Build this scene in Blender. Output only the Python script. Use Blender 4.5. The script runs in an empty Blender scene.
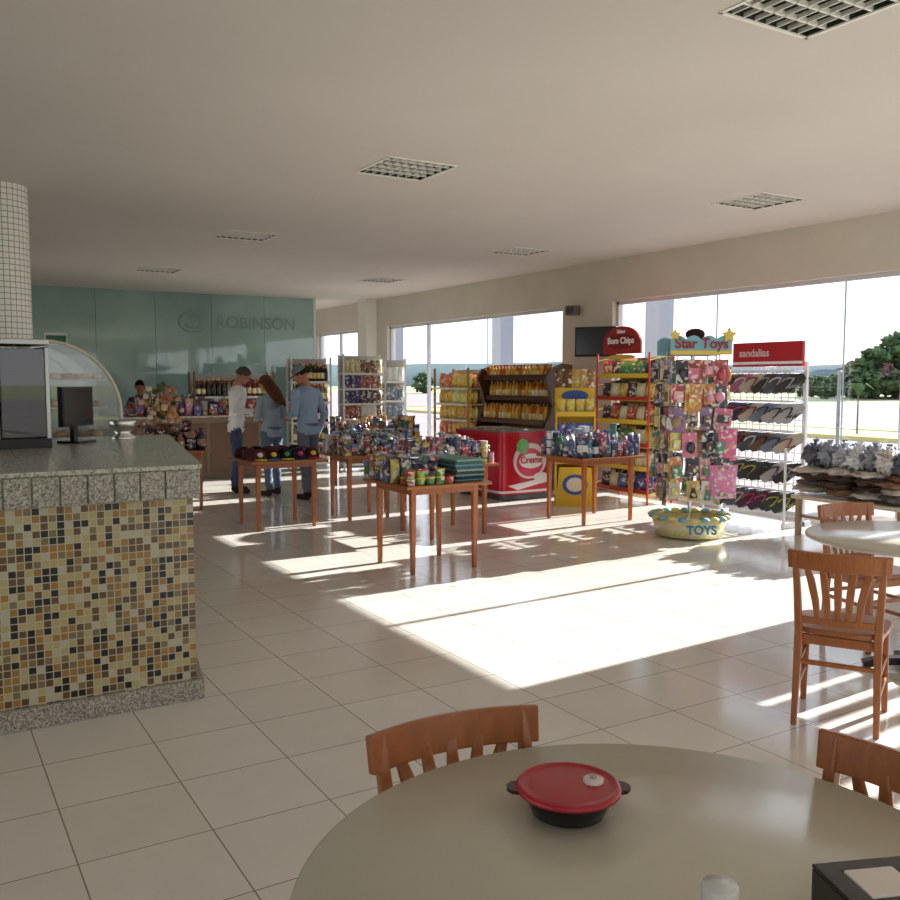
import bpy, math, random
from mathutils import Vector, Matrix, noise
from mathutils.bvhtree import BVHTree
R = random.Random(7)
scene = bpy.context.scene
rad = math.radians

def lin(c):
    o = []
    for x in c[:3]:
        x = x/255.0
        o.append(x/12.92 if x <= 0.04045 else ((x+0.055)/1.055)**2.4)
    return (o[0], o[1], o[2], 1.0)

# ------------------------------------------------------------------ materials
def newmat(name):
    m = bpy.data.materials.new(name); m.use_nodes = True
    nt = m.node_tree; b = nt.nodes['Principled BSDF']
    return m, nt, b
def nd(nt, t, **kw):
    n = nt.nodes.new(t)
    for k, v in kw.items(): setattr(n, k, v)
    return n
def attr_mat(name, rough, metallic=0.0, kind=None, spec=0.5):
    m, nt, b = newmat(name)
    a = nd(nt, 'ShaderNodeAttribute'); a.attribute_name = 'Col'
    src = a.outputs['Color']
    if kind == 'pack':
        tc = nd(nt, 'ShaderNodeTexCoord')
        v = nd(nt, 'ShaderNodeTexVoronoi'); v.inputs['Scale'].default_value = 32
        nt.links.new(tc.outputs['Object'], v.inputs['Vector'])
        sep = nd(nt, 'ShaderNodeSeparateColor'); nt.links.new(v.outputs['Color'], sep.inputs[0])
        r = nd(nt, 'ShaderNodeValToRGB'); r.color_ramp.interpolation = 'CONSTANT'
        r.color_ramp.elements[0].color = (0, 0, 0, 1); r.color_ramp.elements[1].position = .76
        r.color_ramp.elements[1].color = (.75, .75, .75, 1)
        nt.links.new(sep.outputs[0], r.inputs[0])
        hs = nd(nt, 'ShaderNodeHueSaturation'); hs.inputs['Hue'].default_value = .6; hs.inputs['Value'].default_value = 1.1
        nt.links.new(src, hs.inputs['Color'])
        mx = nd(nt, 'ShaderNodeMix', data_type='RGBA')
        nt.links.new(r.outputs[0], mx.inputs[0]); nt.links.new(src, mx.inputs[6]); nt.links.new(hs.outputs[0], mx.inputs[7])
        r2 = nd(nt, 'ShaderNodeValToRGB'); r2.color_ramp.interpolation = 'CONSTANT'
        r2.color_ramp.elements[0].color = (0, 0, 0, 1); r2.color_ramp.elements[1].position = .8
        r2.color_ramp.elements[1].color = (.8, .8, .8, 1)
        nt.links.new(sep.outputs[1], r2.inputs[0])
        mx2 = nd(nt, 'ShaderNodeMix', data_type='RGBA'); mx2.inputs[7].default_value = (.78, .75, .7, 1)
        nt.links.new(r2.outputs[0], mx2.inputs[0]); nt.links.new(mx.outputs[2], mx2.inputs[6])
        h2 = nd(nt, 'ShaderNodeHueSaturation'); h2.inputs['Saturation'].default_value = .95; h2.inputs['Value'].default_value = 1.0
        nt.links.new(mx2.outputs[2], h2.inputs['Color']); src = h2.outputs[0]
    if kind == 'wood':
        tc = nd(nt, 'ShaderNodeTexCoord'); mp = nd(nt, 'ShaderNodeMapping'); mp.inputs['Scale'].default_value = (6, 30, 6)
        n = nd(nt, 'ShaderNodeTexNoise'); n.inputs['Scale'].default_value = 3; n.inputs['Detail'].default_value = 5
        nt.links.new(tc.outputs['Object'], mp.inputs[0]); nt.links.new(mp.outputs[0], n.inputs['Vector'])
        mr = nd(nt, 'ShaderNodeMapRange'); mr.inputs['To Min'].default_value = .6; mr.inputs['To Max'].default_value = 1.2
        nt.links.new(n.outputs[0], mr.inputs[0])
        hs = nd(nt, 'ShaderNodeHueSaturation'); nt.links.new(src, hs.inputs['Color']); nt.links.new(mr.outputs[0], hs.inputs['Value'])
        src = hs.outputs[0]
    if kind == 'cloth':
        tc = nd(nt, 'ShaderNodeTexCoord')
        n = nd(nt, 'ShaderNodeTexNoise'); n.inputs['Scale'].default_value = 40; n.inputs['Detail'].default_value = 3
        nt.links.new(tc.outputs['Object'], n.inputs['Vector'])
        bp = nd(nt, 'ShaderNodeBump'); bp.inputs['Strength'].default_value = .3; bp.inputs['Distance'].default_value = .01
        nt.links.new(n.outputs[0], bp.inputs['Height']); nt.links.new(bp.outputs[0], b.inputs['Normal'])
    nt.links.new(src, b.inputs['Base Color'])
    b.inputs['Roughness'].default_value = rough; b.inputs['Metallic'].default_value = metallic
    b.inputs['Specular IOR Level'].default_value = spec
    return m
MAT = {}
MAT['paint'] = attr_mat('painted_surface', .55)
MAT['gloss'] = attr_mat('glossy_plastic', .15)
MAT['pack'] = attr_mat('printed_packaging', .35, kind='pack')
MAT['wood'] = attr_mat('varnished_wood', .3, kind='wood')
MAT['metal'] = attr_mat('metal', .25, 1.0)
MAT['cloth'] = attr_mat('cloth', .9, kind='cloth', spec=.1)
MAT['skin'] = attr_mat('person_surface', .8, spec=.2)
def glass_mat(name, tint, refl, haze=0):
    m = bpy.data.materials.new(name); m.use_nodes = True; nt = m.node_tree; nt.nodes.clear()
    o = nd(nt, 'ShaderNodeOutputMaterial'); t = nd(nt, 'ShaderNodeBsdfTransparent'); t.inputs[0].default_value = tint
    g = nd(nt, 'ShaderNodeBsdfGlossy'); g.inputs['Roughness'].default_value = .02
    mx = nd(nt, 'ShaderNodeMixShader'); mx.inputs[0].default_value = refl
    nt.links.new(t.outputs[0], mx.inputs[1]); nt.links.new(g.outputs[0], mx.inputs[2])
    out = mx.outputs[0]
    if haze:
        df = nd(nt, 'ShaderNodeBsdfDiffuse'); df.inputs[0].default_value = (.75, .78, .75, 1)
        m2 = nd(nt, 'ShaderNodeMixShader'); m2.inputs[0].default_value = haze
        nt.links.new(out, m2.inputs[1]); nt.links.new(df.outputs[0], m2.inputs[2]); out = m2.outputs[0]
    nt.links.new(out, o.inputs[0])
    return m
MAT['glass'] = glass_mat('window_glass', (.97, .98, .98, 1), .025)
MAT['caseglass'] = glass_mat('display_case_glass', (.78, .82, .8, 1), .08, .14)
MAT['darkglass'] = glass_mat('smoked_glass', (.3, .31, .31, 1), .07, .03)

def noise_mat(name, cols, scale, rough, pos=None, detail=4, bump=0, spec=.5):
    m, nt, b = newmat(name)
    tc = nd(nt, 'ShaderNodeTexCoord'); n = nd(nt, 'ShaderNodeTexNoise')
    n.inputs['Scale'].default_value = scale; n.inputs['Detail'].default_value = detail
    r = nd(nt, 'ShaderNodeValToRGB'); cr = r.color_ramp
    pos = pos or [.3+.4*i/(len(cols)-1) for i in range(len(cols))]
    while len(cr.elements) < len(cols): cr.elements.new(.5)
    for i, c in enumerate(cols):
        cr.elements[i].position = pos[i]; cr.elements[i].color = lin(c)
    nt.links.new(tc.outputs['Object'], n.inputs['Vector']); nt.links.new(n.outputs[0], r.inputs[0]); nt.links.new(r.outputs[0], b.inputs['Base Color'])
    b.inputs['Roughness'].default_value = rough; b.inputs['Specular IOR Level'].default_value = spec
    if bump:
        bp = nd(nt, 'ShaderNodeBump'); bp.inputs['Strength'].default_value = bump
        nt.links.new(n.outputs[0], bp.inputs['Height']); nt.links.new(bp.outputs[0], b.inputs['Normal'])
    return m
MAT['wall'] = noise_mat('wall_paint', [(204, 196, 186), (212, 204, 194)], 2, .7)
MAT['ceil'] = noise_mat('ceiling_paint', [(206, 198, 191), (213, 205, 198)], .6, .75)
MAT['granite'] = noise_mat('granite', [(92, 88, 80), (138, 132, 120), (166, 160, 146), (196, 190, 176)], 110, .3, detail=5, pos=[.34, .45, .55, .66])
MAT['topgranite'] = noise_mat('polished_counter_stone', [(112, 112, 100), (160, 160, 146), (184, 182, 168), (208, 204, 190)], 80, .2, detail=6, pos=[.32, .44, .55, .68])
MAT['tablelam'] = noise_mat('table_laminate', [(192, 187, 170), (198, 193, 176)], 3, .2)
MAT['grass'] = noise_mat('grass', [(110, 125, 75), (165, 165, 115), (140, 150, 95)], .8, .95)
MAT['pave'] = noise_mat('pavement', [(128, 118, 114), (150, 138, 132)], .5, .9)
MAT['leaf'] = noise_mat('foliage', [(44, 60, 40), (78, 98, 62), (116, 132, 90)], 1.6, .9, detail=8, bump=.6, spec=.1)
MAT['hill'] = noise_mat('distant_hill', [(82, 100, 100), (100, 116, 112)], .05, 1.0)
# floor tiles
def tile_floor():
    m, nt, b = newmat('polished_floor_tile')
    tc = nd(nt, 'ShaderNodeTexCoord'); mp = nd(nt, 'ShaderNodeMapping'); mp.inputs['Location'].default_value = (.03, .06, 0)
    br = nd(nt, 'ShaderNodeTexBrick'); br.offset = 0; br.squash = 1
    br.inputs['Scale'].default_value = 1; br.inputs['Brick Width'].default_value = .45; br.inputs['Row Height'].default_value = .45
    br.inputs['Mortar Size'].default_value = .0028; br.inputs['Mortar Smooth'].default_value = .1
    br.inputs['Color1'].default_value = lin((228, 223, 215)); br.inputs['Color2'].default_value = lin((222, 217, 208)); br.inputs['Mortar'].default_value = lin((146, 137, 126))
    nt.links.new(tc.outputs['Object'], mp.inputs[0]); nt.links.new(mp.outputs[0], br.inputs['Vector'])
    n = nd(nt, 'ShaderNodeTexNoise'); n.inputs['Scale'].default_value = 4; n.inputs['Detail'].default_value = 4
    nt.links.new(tc.outputs['Object'], n.inputs['Vector'])
    mr = nd(nt, 'ShaderNodeMapRange'); mr.inputs['To Min'].default_value = .93; mr.inputs['To Max'].default_value = 1.04
    nt.links.new(n.outputs[0], mr.inputs[0])
    hs = nd(nt, 'ShaderNodeHueSaturation'); nt.links.new(br.outputs['Color'], hs.inputs['Color']); nt.links.new(mr.outputs[0], hs.inputs['Value'])
    nt.links.new(hs.outputs[0], b.inputs['Base Color'])
    mr2 = nd(nt, 'ShaderNodeMapRange'); mr2.inputs['To Min'].default_value = .08; mr2.inputs['To Max'].default_value = .17
    nt.links.new(n.outputs[0], mr2.inputs[0]); nt.links.new(mr2.outputs[0], b.inputs['Roughness'])
    b.inputs['Specular IOR Level'].default_value = .6
    return m
MAT['floor'] = tile_floor()
def grid_mask(nt, vec_out, size, grout):
    sc = nd(nt, 'ShaderNodeVectorMath', operation='SCALE'); sc.inputs['Scale'].default_value = 1/size
    nt.links.new(vec_out, sc.inputs[0])
    fl = nd(nt, 'ShaderNodeVectorMath', operation='FLOOR'); nt.links.new(sc.outputs[0], fl.inputs[0])
    fr = nd(nt, 'ShaderNodeVectorMath', operation='FRACTION'); nt.links.new(sc.outputs[0], fr.inputs[0])
    sx = nd(nt, 'ShaderNodeSeparateXYZ'); nt.links.new(fr.outputs[0], sx.inputs[0])
    a = nd(nt, 'ShaderNodeMath', operation='LESS_THAN'); a.inputs[1].default_value = grout
    c = nd(nt, 'ShaderNodeMath', operation='LESS_THAN'); c.inputs[1].default_value = grout
    nt.links.new(sx.outputs[0], a.inputs[0]); nt.links.new(sx.outputs[2], c.inputs[0])
    mm = nd(nt, 'ShaderNodeMath', operation='MAXIMUM'); nt.links.new(a.outputs[0], mm.inputs[0]); nt.links.new(c.outputs[0], mm.inputs[1])
    return fl.outputs[0], mm.outputs[0]
def mosaic():
    m, nt, b = newmat('glass_mosaic')
    tc = nd(nt, 'ShaderNodeTexCoord'); ml = nd(nt, 'ShaderNodeVectorMath', operation='MULTIPLY'); ml.inputs[1].default_value = (1, 0, 1)
    nt.links.new(tc.outputs['Object'], ml.inputs[0])
    fl, g = grid_mask(nt, ml.outputs[0], .035, .13)
    wn = nd(nt, 'ShaderNodeTexWhiteNoise'); nt.links.new(fl, wn.inputs['Vector'])
    r = nd(nt, 'ShaderNodeValToRGB'); cr = r.color_ramp; cr.interpolation = 'CONSTANT'
    cols = [(178, 162, 110), (154, 116, 54), (98, 74, 42), (34, 29, 24), (182, 174, 146), (124, 108, 70)]
    pos = [0, .26, .46, .64, .80, .89]
    while len(cr.elements) < 6: cr.elements.new(.5)
    for i in range(6): cr.elements[i].position = pos[i]; cr.elements[i].color = lin(cols[i])
    nt.links.new(wn.outputs['Value'], r.inputs[0])
    mx = nd(nt, 'ShaderNodeMix', data_type='RGBA'); mx.inputs[7].default_value = lin((184, 178, 156))
    nt.links.new(g, mx.inputs[0]); nt.links.new(r.outputs[0], mx.inputs[6]); nt.links.new(mx.outputs[2], b.inputs['Base Color'])
    b.inputs['Roughness'].default_value = .25
    return m
MAT['mosaic'] = mosaic()
def coltile():
    m, nt, b = newmat('column_tiles')
    tc = nd(nt, 'ShaderNodeTexCoord'); s = nd(nt, 'ShaderNodeSeparateXYZ'); nt.links.new(tc.outputs['Object'], s.inputs[0])
    at = nd(nt, 'ShaderNodeMath', operation='ARCTAN2'); nt.links.new(s.outputs[1], at.inputs[0]); nt.links.new(s.outputs[0], at.inputs[1])
    mu = nd(nt, 'ShaderNodeMath', operation='MULTIPLY'); mu.inputs[1].default_value = .05*34/(2*math.pi); nt.links.new(at.outputs[0], mu.inputs[0])
    c = nd(nt, 'ShaderNodeCombineXYZ'); nt.links.new(mu.outputs[0], c.inputs[0]); nt.links.new(s.outputs[2], c.inputs[2])
    fl, g = grid_mask(nt, c.outputs[0], .05, .12)
    mx = nd(nt, 'ShaderNodeMix', data_type='RGBA'); mx.inputs[6].default_value = lin((238, 236, 232)); mx.inputs[7].default_value = lin((140, 136, 130))
    nt.links.new(g, mx.inputs[0]); nt.links.new(mx.outputs[2], b.inputs['Base Color']); b.inputs['Roughness'].default_value = .3
    return m
MAT['coltile'] = coltile()
def green_glass():
    m, nt, b = newmat('green_back_painted_glass')
    tc = nd(nt, 'ShaderNodeTexCoord'); n = nd(nt, 'ShaderNodeTexNoise'); n.inputs['Scale'].default_value = .7; n.inputs['Detail'].default_value = 3
    nt.links.new(tc.outputs['Object'], n.inputs['Vector'])
    r = nd(nt, 'ShaderNodeValToRGB'); r.color_ramp.elements[0].position = .3; r.color_ramp.elements[1].position = .7
    r.color_ramp.elements[0].color = lin((118, 148, 144)); r.color_ramp.elements[1].color = lin((150, 178, 172))
    nt.links.new(n.outputs[0], r.inputs[0]); nt.links.new(r.outputs[0], b.inputs['Base Color']); b.inputs['Roughness'].default_value = .04
    b.inputs['Specular IOR Level'].default_value = .9
    return m
MAT['green'] = green_glass()

# ------------------------------------------------------------------ mesh builder
class MB:
    def __init__(s, M=None):
        s.v = []; s.f = []; s.c = []; s.m = []; s.sm = []; s.M = M or Matrix()
    def add(s, vs, fs, col, mat='paint', smooth=False, M=None):
        T = s.M @ M if M is not None else s.M
        o = len(s.v); s.v += [T @ Vector(p) for p in vs]
        L = lin(col)
        for f in fs:
            s.f.append(tuple(i+o for i in f)); s.c.append(L); s.m.append(mat); s.sm.append(smooth)
    def box(s, c, d, col, mat='paint', M=None, rz=0):
        x, y, z = d[0]/2, d[1]/2, d[2]/2
        vs = [(-x, -y, -z), (x, -y, -z), (x, y, -z), (-x, y, -z), (-x, -y, z), (x, -y, z), (x, y, z), (-x, y, z)]
        T = Matrix.Translation(c) @ Matrix.Rotation(rz, 4, 'Z')
        if M is not None: T = M @ T
        s.add(vs, [(0, 3, 2, 1), (4, 5, 6, 7), (0, 1, 5, 4), (1, 2, 6, 5), (2, 3, 7, 6), (3, 0, 4, 7)], col, mat, False, T)
    def cyl(s, p0, p1, r0, r1=None, col=(200, 200, 200), mat='paint', n=12, M=None):
        r1 = r0 if r1 is None else r1
        p0 = Vector(p0); p1 = Vector(p1); d = (p1-p0).normalized()
        a = d.orthogonal().normalized(); b = d.cross(a)
        vs = []
        for p, r in ((p0, r0), (p1, r1)):
            for i in range(n):
                t = 2*math.pi*i/n; vs.append(p+(a*math.cos(t)+b*math.sin(t))*r)
        fs = [(i, (i+1) % n, n+(i+1) % n, n+i) for i in range(n)]
        s.add(vs, fs, col, mat, True, M)
        s.add(vs, [tuple(range(n))[::-1], tuple(range(n, 2*n))], col, mat, False, M)
    def lathe(s, prof, c=(0, 0, 0), n=16, col=(200, 200, 200), mat='paint', smooth=True, M=None, sx=1, sy=1):
        vs = []
        for r, z in prof:
            for i in range(n):
                t = 2*math.pi*i/n; vs.append((c[0]+sx*r*math.cos(t), c[1]+sy*r*math.sin(t), c[2]+z))
        k = len(prof); fs = []
        for j in range(k-1):
            for i in range(n):
                fs.append((j*n+i, j*n+(i+1) % n, (j+1)*n+(i+1) % n, (j+1)*n+i))
        s.add(vs, fs, col, mat, smooth, M)
        caps = []
        if prof[0][0] > 1e-4: caps.append(tuple(range(n))[::-1])
        if prof[-1][0] > 1e-4: caps.append(tuple(range((k-1)*n, k*n)))
        if caps: s.add(vs, caps, col, mat, False, M)
    def ball(s, c, r, col, mat='paint', n=12, m=8, M=None, amp=0, fq=3, seed=0):
        if not hasattr(r, '__len__'): r = (r, r, r)
        vs = []; c = Vector(c)
        for j in range(m+1):
            ph = math.pi*j/m
            for i in range(n):
                t = 2*math.pi*i/n
                d = Vector((math.sin(ph)*math.cos(t), math.sin(ph)*math.sin(t), -math.cos(ph)))
                k = 1+amp*noise.noise(d*fq+Vector((seed, seed*.7, 0))) if amp else 1
                vs.append((c.x+d.x*r[0]*k, c.y+d.y*r[1]*k, c.z+d.z*r[2]*k))
        fs = []
        for j in range(m):
            for i in range(n):
                fs.append((j*n+i, j*n+(i+1) % n, (j+1)*n+(i+1) % n, (j+1)*n+i))
        s.add(vs, fs, col, mat, True, M)
    def prism(s, poly, y0, y1, col, mat='paint', M=None, smooth=False):
        n = len(poly)
        vs = [(p[0], y0, p[1]) for p in poly]+[(p[0], y1, p[1]) for p in poly]
        s.add(vs, [(i, (i+1) % n, n+(i+1) % n, n+i) for i in range(n)], col, mat, smooth, M)
        s.add(vs, [tuple(range(n))[::-1], tuple(range(n, 2*n))], col, mat, False, M)
    def zprism(s, poly, z0, z1, col, mat='paint', M=None):
        n = len(poly)
        vs = [(p[0], p[1], z0) for p in poly]+[(p[0], p[1], z1) for p in poly]
        s.add(vs, [(i, (i+1) % n, n+(i+1) % n, n+i) for i in range(n)]+[tuple(range(n))[::-1], tuple(range(n, 2*n))], col, mat, False, M)
    def sweep(s, path, w, h, up, col, mat='wood', M=None, wf=None):
        path = [Vector(p) for p in path]; up = Vector(up); vs = []; n = len(path)
        for i, p in enumerate(path):
            t = (path[min(i+1, n-1)]-path[max(i-1, 0)]).normalized()
            sd = t.cross(up).normalized(); u = sd.cross(t).normalized()
            k = wf[i] if wf else 1
            for a, b in ((-1, -1), (1, -1), (1, 1), (-1, 1)):
                vs.append(p+sd*a*w/2*k+u*b*h/2*k)
        fs = []
        for i in range(n-1):
            for j in range(4):
                fs.append((i*4+j, i*4+(j+1) % 4, (i+1)*4+(j+1) % 4, (i+1)*4+j))
        fs += [(3, 2, 1, 0), tuple((n-1)*4+j for j in range(4))]
        s.add(vs, fs, col, mat, False, M)
    def bag(s, c, w, h, d, col, rz=0, rx=0, mat='pack', M=None, nu=5, nv=5):
        vs = []; fs = []
        for sd in (-1, 1):
            for j in range(nv+1):
                for i in range(nu+1):
                    u = i/nu; v = j/nv
                    k = (math.sin(math.pi*u)*math.sin(math.pi*v))**.5 if 0 < i < nu and 0 < j < nv else 0
                    vs.append((w*(u-.5)*(1-.06*math.sin(math.pi*v)), sd*(k*d/2+.001), h*v))
        N = (nu+1)*(nv+1)
        for k in range(2):
            for j in range(nv):
                for i in range(nu):
                    a = k*N+j*(nu+1)+i; q = (a, a+1, a+nu+2, a+nu+1)
                    fs.append(q if k == 0 else q[::-1])
        T = Matrix.Translation(c) @ Matrix.Rotation(rz, 4, 'Z') @ Matrix.Rotation(rx, 4, 'X')
        if M is not None: T = M @ T
        s.add(vs, fs, col, mat, True, T)
    def bottle(s, c, r, h, col, cap=(230, 230, 230), mat='gloss', label=None, n=8, M=None):
        s.lathe([(r*.9, 0), (r, h*.04), (r, h*.6), (r*.75, h*.72), (r*.36, h*.82), (r*.34, h*.9)], c, n, col, mat, M=M)
        s.lathe([(r*.42, h*.9), (r*.42, h)], c, n, cap, 'gloss', M=M)
        if label: s.lathe([(r*1.03, h*.18), (r*1.03, h*.5)], c, n, label, 'pack', M=M)
    def build(s, name, origin=(0, 0, 0), parent=None, bevel=0, mods=None):
        me = bpy.data.meshes.new(name); o = Vector(origin)
        me.from_pydata([tuple(v-o) for v in s.v], [], s.f)
        used = []
        for m in s.m:
            if m not in used: used.append(m)
        for m in used: me.materials.append(MAT[m])
        ix = {m: i for i, m in enumerate(used)}
        me.polygons.foreach_set('material_index', [ix[m] for m in s.m])
        me.polygons.foreach_set('use_smooth', s.sm)
        ca = me.color_attributes.new('Col', 'FLOAT_COLOR', 'CORNER')
        buf = []
        for f, c in zip(s.f, s.c): buf.extend(c*len(f))
        ca.data.foreach_set('color', buf)
        me.validate(); me.update()
        ob = bpy.data.objects.new(name, me); scene.collection.objects.link(ob)
        ob.location = o
        if parent:
            ob.parent = parent; ob.matrix_parent_inverse = Matrix.Translation(-parent.location)
        if bevel:
            b = ob.modifiers.new('bevel', 'BEVEL'); b.width = bevel; b.segments = 2; b.limit_method = 'ANGLE'; b.angle_limit = rad(50)
        return ob
def empty(name, loc):
    e = bpy.data.objects.new(name, None); e.location = loc; e.empty_display_size = .2
    scene.collection.objects.link(e); return e
def text(name, s, size, M, col, parent=None, bold=0, mat='paint'):
    cu = bpy.data.curves.new(name, 'FONT'); cu.body = s; cu.size = size; cu.align_x = 'CENTER'; cu.align_y = 'CENTER'; cu.extrude = .002; cu.offset = bold
    m, nt, b = newmat(name+'_ink'); b.inputs['Base Color'].default_value = lin(col); b.inputs['Roughness'].default_value = .5
    cu.materials.append(m)
    ob = bpy.data.objects.new(name, cu); scene.collection.objects.link(ob)
    if parent:
        ob.parent = parent; ob.matrix_parent_inverse = Matrix.Translation(-parent.location)
    ob.matrix_basis = M @ Matrix.Rotation(rad(90), 4, 'X')
    return ob
def frameM(loc, rz): return Matrix.Translation(loc) @ Matrix.Rotation(rz, 4, 'Z')

# ------------------------------------------------------------------ room shell
XW = 8.6; CH = 3.3; YF = -5.0; YB = 21.0; XL = -7.0; YG = 17.9
b = MB(); b.box(((XL+8.8)/2, (YF+YB)/2, -.06), (8.8-XL, YB-YF, .12), (220, 215, 205), 'floor'); b.build('floor')
fix = [(3.6, 2.75), (3.52, 6.55), (3.5, 10.5), (3.4, 14.4), (7.03, 2.2), (7.03, 5.98), (7.03, 9.9), (7.0, 13.9)]
S = .31
def ceiling():
    xs = sorted(set([XL, 8.8]+[round(p[0]+k*S, 3) for p in fix for k in (-1, 1)]))
    ys = sorted(set([YF, YB]+[round(p[1]+k*S, 3) for p in fix for k in (-1, 1)]))
    b = MB()
    for i in range(len(xs)-1):
        for j in range(len(ys)-1):
            cx = (xs[i]+xs[i+1])/2; cy = (ys[j]+ys[j+1])/2
            if any(abs(cx-p[0]) < S and abs(cy-p[1]) < S for p in fix): continue
            b.add([(xs[i], ys[j], CH), (xs[i], ys[j+1], CH), (xs[i+1], ys[j+1], CH), (xs[i+1], ys[j], CH)], [(0, 1, 2, 3)], (200, 200, 200), 'ceil')
    b.box(((XL+8.8)/2, (YF+YB)/2, CH+.3), (8.8-XL, YB-YF, .1), (200, 200, 200), 'ceil')
    b.build('ceiling')
ceiling()
for (fx, fy) in fix:
    b = MB(); W = (235, 232, 226); Dk = (60, 56, 52)  # Dk and the back plate paint the cavity's shade into its colour
    for k in (-1, 1):
        b.box((fx+k*(S-.008), fy, CH+.075), (.014, 2*S-.004, .15), Dk); b.box((fx, fy+k*(S-.008), CH+.075), (2*S-.004, .014, .15), Dk)
        b.box((fx+k*(S-.008), fy, CH-.003), (.02, 2*S, .008), W); b.box((fx, fy+k*(S-.008), CH-.003), (2*S, .02, .008), W)
    b.box((fx, fy, CH+.15), (2*S-.01, 2*S-.01, .01), (40, 38, 36))
    n = 8
    for i in range(1, n):
        t = -S+2*S*i/n
        b.box((fx+t, fy, CH+.012), (.007, 2*S-.02, .022), W)
    for i in range(1, 5):
        t = -S+2*S*i/5
        b.box((fx, fy+t, CH+.012), (2*S-.02, .014, .022), W)
    b.build('recessed_louver_ceiling_light', (fx, fy, CH))

def wall_along_y(name, x0, x1, y0, y1, ops, mat='wall'):
    b = MB(); y = y0; xc = (x0+x1)/2; w = x1-x0
    for (a, c, z0, z1) in sorted(ops):
        b.box((xc, (y+a)/2, CH/2), (w, a-y, CH), (200, 195, 185), mat)
        if z0 > .001: b.box((xc, (a+c)/2, z0/2), (w, c-a, z0), (200, 195, 185), mat)
        b.box((xc, (a+c)/2, (z1+CH)/2), (w, c-a, CH-z1), (200, 195, 185), mat)
        y = c
    b.box((xc, (y+y1)/2, CH/2), (w, y1-y, CH), (200, 195, 185), mat)
    return b.build(name)
ZT = 2.71
opsR = [(-3.5, 3.3, .04, ZT), (4.05, 9.84, .04, ZT), (10.98, 16.86, .04, ZT), (18.3, 20.6, .04, ZT)]
wall_along_y('wall_right', XW, XW+.2, YF, YB, opsR)
wall_along_y('wall_left', XL-.2, XL, YF, YB, [(-3, 5, .04, 2.9), (6, 14, .04, 2.9)])  # wide openings out of view, added to let fill light in
def wall_along_x(name, y0, y1, x0, x1, ops, mat='wall'):
    b = MB(); x = x0; yc = (y0+y1)/2; w = y1-y0
    for (a, c, z0, z1) in sorted(ops):
        b.box(((x+a)/2, yc, CH/2), (a-x, w, CH), (200, 195, 185), mat)
        if z0 > .001: b.box(((a+c)/2, yc, z0/2), (c-a, w, z0), (200, 195, 185), mat)
        b.box(((a+c)/2, yc, (z1+CH)/2), (c-a, w, CH-z1), (200, 195, 185), mat)
        x = c
    b.box(((x+x1)/2, yc, CH/2), (x1-x, w, CH), (200, 195, 185), mat)
    return b.build(name)
wall_along_x('wall_front', YF-.2, YF, XL-.2, 8.8, [(-5, 0, .04, 2.7), (1, 7, .04, 2.7)])  # openings behind the camera, likewise added for fill light
wall_along_x('wall_back', YB, YB+.2, XL-.2, 8.8, [])
b = MB(); b.box(((XL+1.95)/2, YG+.08, CH/2), (1.95-XL, .16, CH), (0, 0, 0), 'wall'); b.build('wall_partition')
b = MB()
xs = [1.96+i*(7.4-1.96)/5 for i in range(6)]
for i in range(5):
    b.box(((xs[i]+xs[i+1])/2, YG+.05, CH/2), (xs[i+1]-xs[i]-.006, .1, CH), (0, 0, 0), 'green')
b.box((4.68, YG+.11, CH/2), (5.44, .04, CH), (120, 140, 136))
b.box((7.42, YG+.07, CH/2), (.05, .16, CH), (210, 210, 205))
gw = b.build('wall_green_glass')
LC = (116, 144, 141)
text('logo_lettering', 'ROBINSON', .33, frameM((6.15, YG-.004, 2.74), 0), LC, gw, .003)
T = Matrix.Translation((4.85, YG-.006, 2.74)); b = MB(T)
for r0, a0, a1 in ((.2, 30, 330), (.12, 200, 480)):
    pth = [(1.35*r0*math.cos(rad(a0+(a1-a0)*i/20)), 0, r0*math.sin(rad(a0+(a1-a0)*i/20))) for i in range(21)]
    b.sweep(pth, .045, .006, (0, 1, 0), LC, 'paint')
b.build('logo_mark', (4.85, YG, 2.74), gw)
b = MB(); b.box((2.35, YG-.02, 2.35), (.4, .03, .22), (225, 228, 225)); b.box((2.35, YG-.037, 2.35), (.34, .005, .12), (60, 120, 90)); b.build('wall_sign', (2.35, YG, 2.35))

def window(name, y0, y1, z0, z1, mull, joints=()):
    b = MB(); A = (196, 198, 202); xc = XW+.1
    ys = [y0]+mull+[y1]
    for i, y in enumerate(ys):
        yy = y+.025 if i == 0 else (y-.025 if i == len(ys)-1 else y)
        b.box((xc, yy, (z0+z1)/2), (.06, .045, z1-z0), A, 'paint')
    for y in joints: b.box((xc, y, (z0+z1)/2), (.015, .01, z1-z0-.04), (150, 165, 165), 'paint')
    for z in (z0+.025, z1-.025): b.box((xc, (y0+y1)/2, z), (.06, y1-y0, .05), A, 'paint')
    b.box((xc, (y0+y1)/2, (z0+z1)/2), (.008, y1-y0-.04, z1-z0-.04), A, 'glass')
    b.build(name, (xc, (y0+y1)/2, z0))
window('window_1', 4.05, 9.84, .04, ZT, [5.5], (6.2, 8.0))
window('window_2', 10.98, 16.86, .04, ZT, [15.27], (13.2,))
window('window_3', 18.3, 20.6, .04, ZT, [19.4])
window('window_4', -3.5, 3.3, .04, ZT, [-1.9, -.2], (1.5,))
b = MB(); b.box((XW-.06, 2.1, ZT+.03), (.05, 2.3, .05), (220, 216, 205))
for i in range(11):
    b.box((XW-.06, 1.05+i*.21, 1.42), (.012, .09, 2.5), (220, 214, 200), 'cloth', rz=rad(18))
b.build('added_shadow_slats', (XW-.06, 2.1, ZT))  # unseen slats, added to cast light and dark stripes on the floor
b = MB(); b.box((XW-.12, 17.55, CH/2), (.24, .4, CH), (225, 222, 215)); b.build('wall_pillar', (XW-.12, 17.55, 0))
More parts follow.
